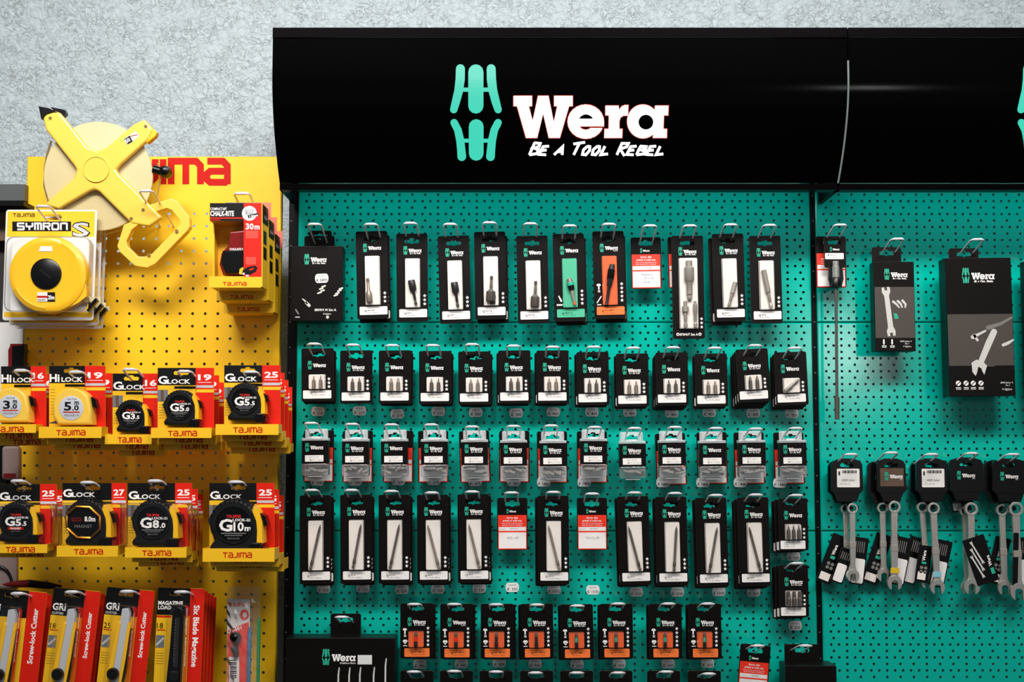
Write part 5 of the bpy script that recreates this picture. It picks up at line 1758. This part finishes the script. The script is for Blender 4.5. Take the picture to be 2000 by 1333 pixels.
# ---- open-reel long tape
d = .090
root = thing('open_reel_tape', 'long measuring tape on open yellow cross-arm reel with grip handle', 'tape measure', W(300, 432, d), 0)
k = S(340, d)
C = lambda: coll_abs(0, 0, d, k, root)
rc = (193, 345)
g = C()
g.dome(rc[0], rc[1], [(105, -7, 'tape_cream'), (106, 4, 'tape_cream')] + [(105 - 2.6 * (q // 2) - (.9 if q % 2 else 0), 4 + (.4 if q % 2 else 0), 'tape_line' if q % 2 == 1 and q % 6 else 'tape_cream') for q in range(72)], 72)
g.build('tape_coil', root)
g = C()
loop = [(100, 275, 0), (92, 300, -1), (87, 330, -1), (86, 365, -1), (95, 402, 0), (120, 436, 0), (160, 455, 0), (205, 458, 0), (248, 446, 0), (284, 418, 0), (306, 386, 0), (313, 350, 0), (308, 318, 0)]
for sgn in (0,):
    b0 = len(g.v)
    for (x, y, o) in loop: g.add([(x, y, -8), (x, y, 5)])
    for i in range(len(loop) - 1): g.face((b0 + 2 * i, b0 + 2 * i + 1, b0 + 2 * i + 3, b0 + 2 * i + 2), 'tape_cream', True)
    g.build('loose_tape', root)
g = C()
A = lambda q, o0, o1, m, r=2.0: g.pillow(q, o0, o1, m, r, 3)
arm1 = [(90, 235), (98, 226), (112, 220), (125, 226), (176, 291), (196, 299), (214, 292), (268, 246), (288, 238), (304, 258), (296, 276), (240, 326), (232, 336), (240, 346), (322, 428), (296, 446), (262, 440), (200, 378), (190, 373), (180, 377), (130, 406), (122, 412), (92, 404), (150, 352), (156, 336), (150, 326), (96, 258)]
g.prism(arm1, 6, 20, 'plastic_yellow_pale')
arms = soften(g.build('cross_arms', root), .004, 3)
g = C(); g.dome(194, 335, [(25.5, 20, 'plastic_yellow_pale'), (25.5, 22.5, 'plastic_yellow_pale'), (23.5, 22.5, 'plastic_yellow_pale'), (23, 21, 'plastic_yellow_pale')], 36); g.build('hub_cap', arms)
g = C(); g.prism([(290, 240), (304, 256), (312, 262), (309, 270), (292, 284), (286, 278), (270, 270)], 0, 18, 'plastic_yellow'); soften(g.build('arm_tip', arms))
g = C()
for x, y in ((105, 236), (290, 252), (262, 431), (285, 414), (350, 455), (296, 501)): g.dome(x, y, [(3.6, 20, 'plastic_yellow'), (3.4, 20.6, 'plastic_yellow'), (2, 20.4, 'board_yellow_shade')], 12)
g.build('screw_caps', arms)
g = C()
h_out = [(296, 404), (338, 391), (350, 396), (374, 428), (375, 446), (370, 454), (308, 518), (292, 526), (268, 522), (240, 496), (234, 484), (247, 442), (262, 436)]
h_in = [(299, 420), (330, 410), (340, 414), (356, 434), (356, 442), (302, 498), (288, 504), (274, 504), (254, 484), (252, 474), (262, 452), (270, 446)]
g.prism(h_out, -4, 18, 'plastic_yellow_pale', [h_in])
soften(g.build('grip_handle', root), .005, 3)
g = C(); g.prism([(83, 213), (103, 217), (118, 224), (112, 224), (98, 228), (88, 238)], 2, 22, 'plastic_black'); g.prism([(104, 213), (132, 219), (134, 226), (126, 234), (112, 222)], 2, 16, 'plastic_black'); g.build('tape_mouth', root)
g = C(); g.spin(300, 331, 318, 336, 2, P_('plastic_black', (0, 8), (1, 8)), 12); g.dome(325, 337, [(11, -6, 'plastic_black'), (12, 6, 'plastic_black'), (9, 18, 'plastic_black'), (3, 21, 'plastic_black')], 24); g.build('crank_knob', root)
g = C(); s4 = [(247, 277), (271, 261), (278, 271), (255, 288)]; g.prism(s4, 20, 20.4, 'white_card'); g.stroke([(257, 272), (274, 268)], 1.6, 20.6, 'tajima_red', False); g.poly([(248, 277), (259, 270), (265, 281), (255, 287)], 20.6, 'ink_black'); g.text('50', 253, 285, 7, 20.8, 'ink_white', 'l', .03, rot=-.6); g.build('length_sticker', arms)
hook(285, 373, .16, 'wire hook holding the open-reel tape by its handle', 'hooks on the yellow board', .026, .0017)

# ------------------------------------------------------------------ neighbour unit at the picture edge
def slab(name, u0, v0, u1, v1, d, dep, m, label, cat, edge=None):
    p, q = W(u0, v0, d), W(u1, v1, d)
    o = simple_box(name, p.x, q.x, -d, -d + dep, q.z, p.z, m)
    return tag(o, label, cat)


slab('shelf_rail', -120, 360, 48, 392, .02, .06, 'shelf_grey', 'dark grey shelf rail at the picture edge beside the yellow board', 'rail')
slab('shelf_board', -120, 393, 46, 402, .06, .1, 'black_metal', 'black shelf lip under the grey rail at the picture edge', 'shelf')
slab('back_board', -120, 403, 45, 1420, -.03, .02, 'dark_room', 'dark back board of the neighbouring unit at the picture edge', 'panel')
slab('yellow_packet', -60, 415, 40, 470, .0, .02, 'brown_card', 'dull yellow-brown packet beside the yellow board, above the round tape packs', 'packet')
slab('white_packet', -70, 630, 41, 860, .0, .025, 'white_card', 'plain white packet at the picture edge, below the round tape packs', 'packet')
o = slab('red_grip_tool', 20, 672, 44, 790, .03, .02, 'plastic_black', 'black tool handle with red side, in front of the white packet', 'tool')
g = G(1, fmap=lambda x, y, op: tuple(W(x, y, .031)))
g.poly([(16, 684), (22, 672), (44, 672), (44, 676), (24, 677), (22, 790), (16, 790)], 0, 'chalk_red'); g.build('red_side', o)
slab('dark_packet', -50, 868, 12, 950, .01, .02, 'plastic_black', 'black packet at the picture edge between the two tape rows', 'packet')
root = thing('mauve_pouch', 'mauve grey pouch beside the yellow board, between the two tape rows', 'packet', W(24, 900, .0))
g = coll_abs(0, 0, .0, S(900, 0), root); g.pillow(rr(8, 872, 42, 938, 6), -8, 14, 'mauve_plastic', 5, 3); g.build('pouch_body', root)
g = coll_abs(0, 0, .0, S(900, 0), root); g.rect(12, 925, 36, 934, 14, 15, 'chalk_red', 2); g.build('pouch_print', root)
root = thing('grey_pouch', 'pale grey pouch with a black ring, just above the cutter knives', 'packet', W(10, 1110, .0))
g = coll_abs(0, 0, .0, S(1100, 0), root); g.pillow(rr(-50, 1078, 36, 1150, 6), -8, 10, 'mauve_plastic', 5, 3); g.build('pouch_body', root)
g = coll_abs(0, 0, .0, S(1100, 0), root); g.tube([(2 + 26 * math.cos(a), 1142 - 36 * math.sin(a), 14) for a in [PI * q / 14 for q in range(15)]], 3, 'plastic_black', 8); g.build('ring', root)
root = thing('red_handled_tool', 'tool with glossy red tip lying above the cutter knives', 'tool', W(60, 1142, .03))
g = coll_abs(0, 0, .03, S(1140, .03), root); g.spin(8, 1142, 60, 1140, 6, P_('chalk_red', (0, 1), (.15, 4), (.6, 7), (1, 8)), 14); g.build('red_tip', root)
g = coll_abs(0, 0, .03, S(1140, .03), root); g.spin(60, 1140, 122, 1146, 6, P_('plastic_black', (0, 8), (.6, 7), (1, 3)), 14); g.build('black_grip', root)
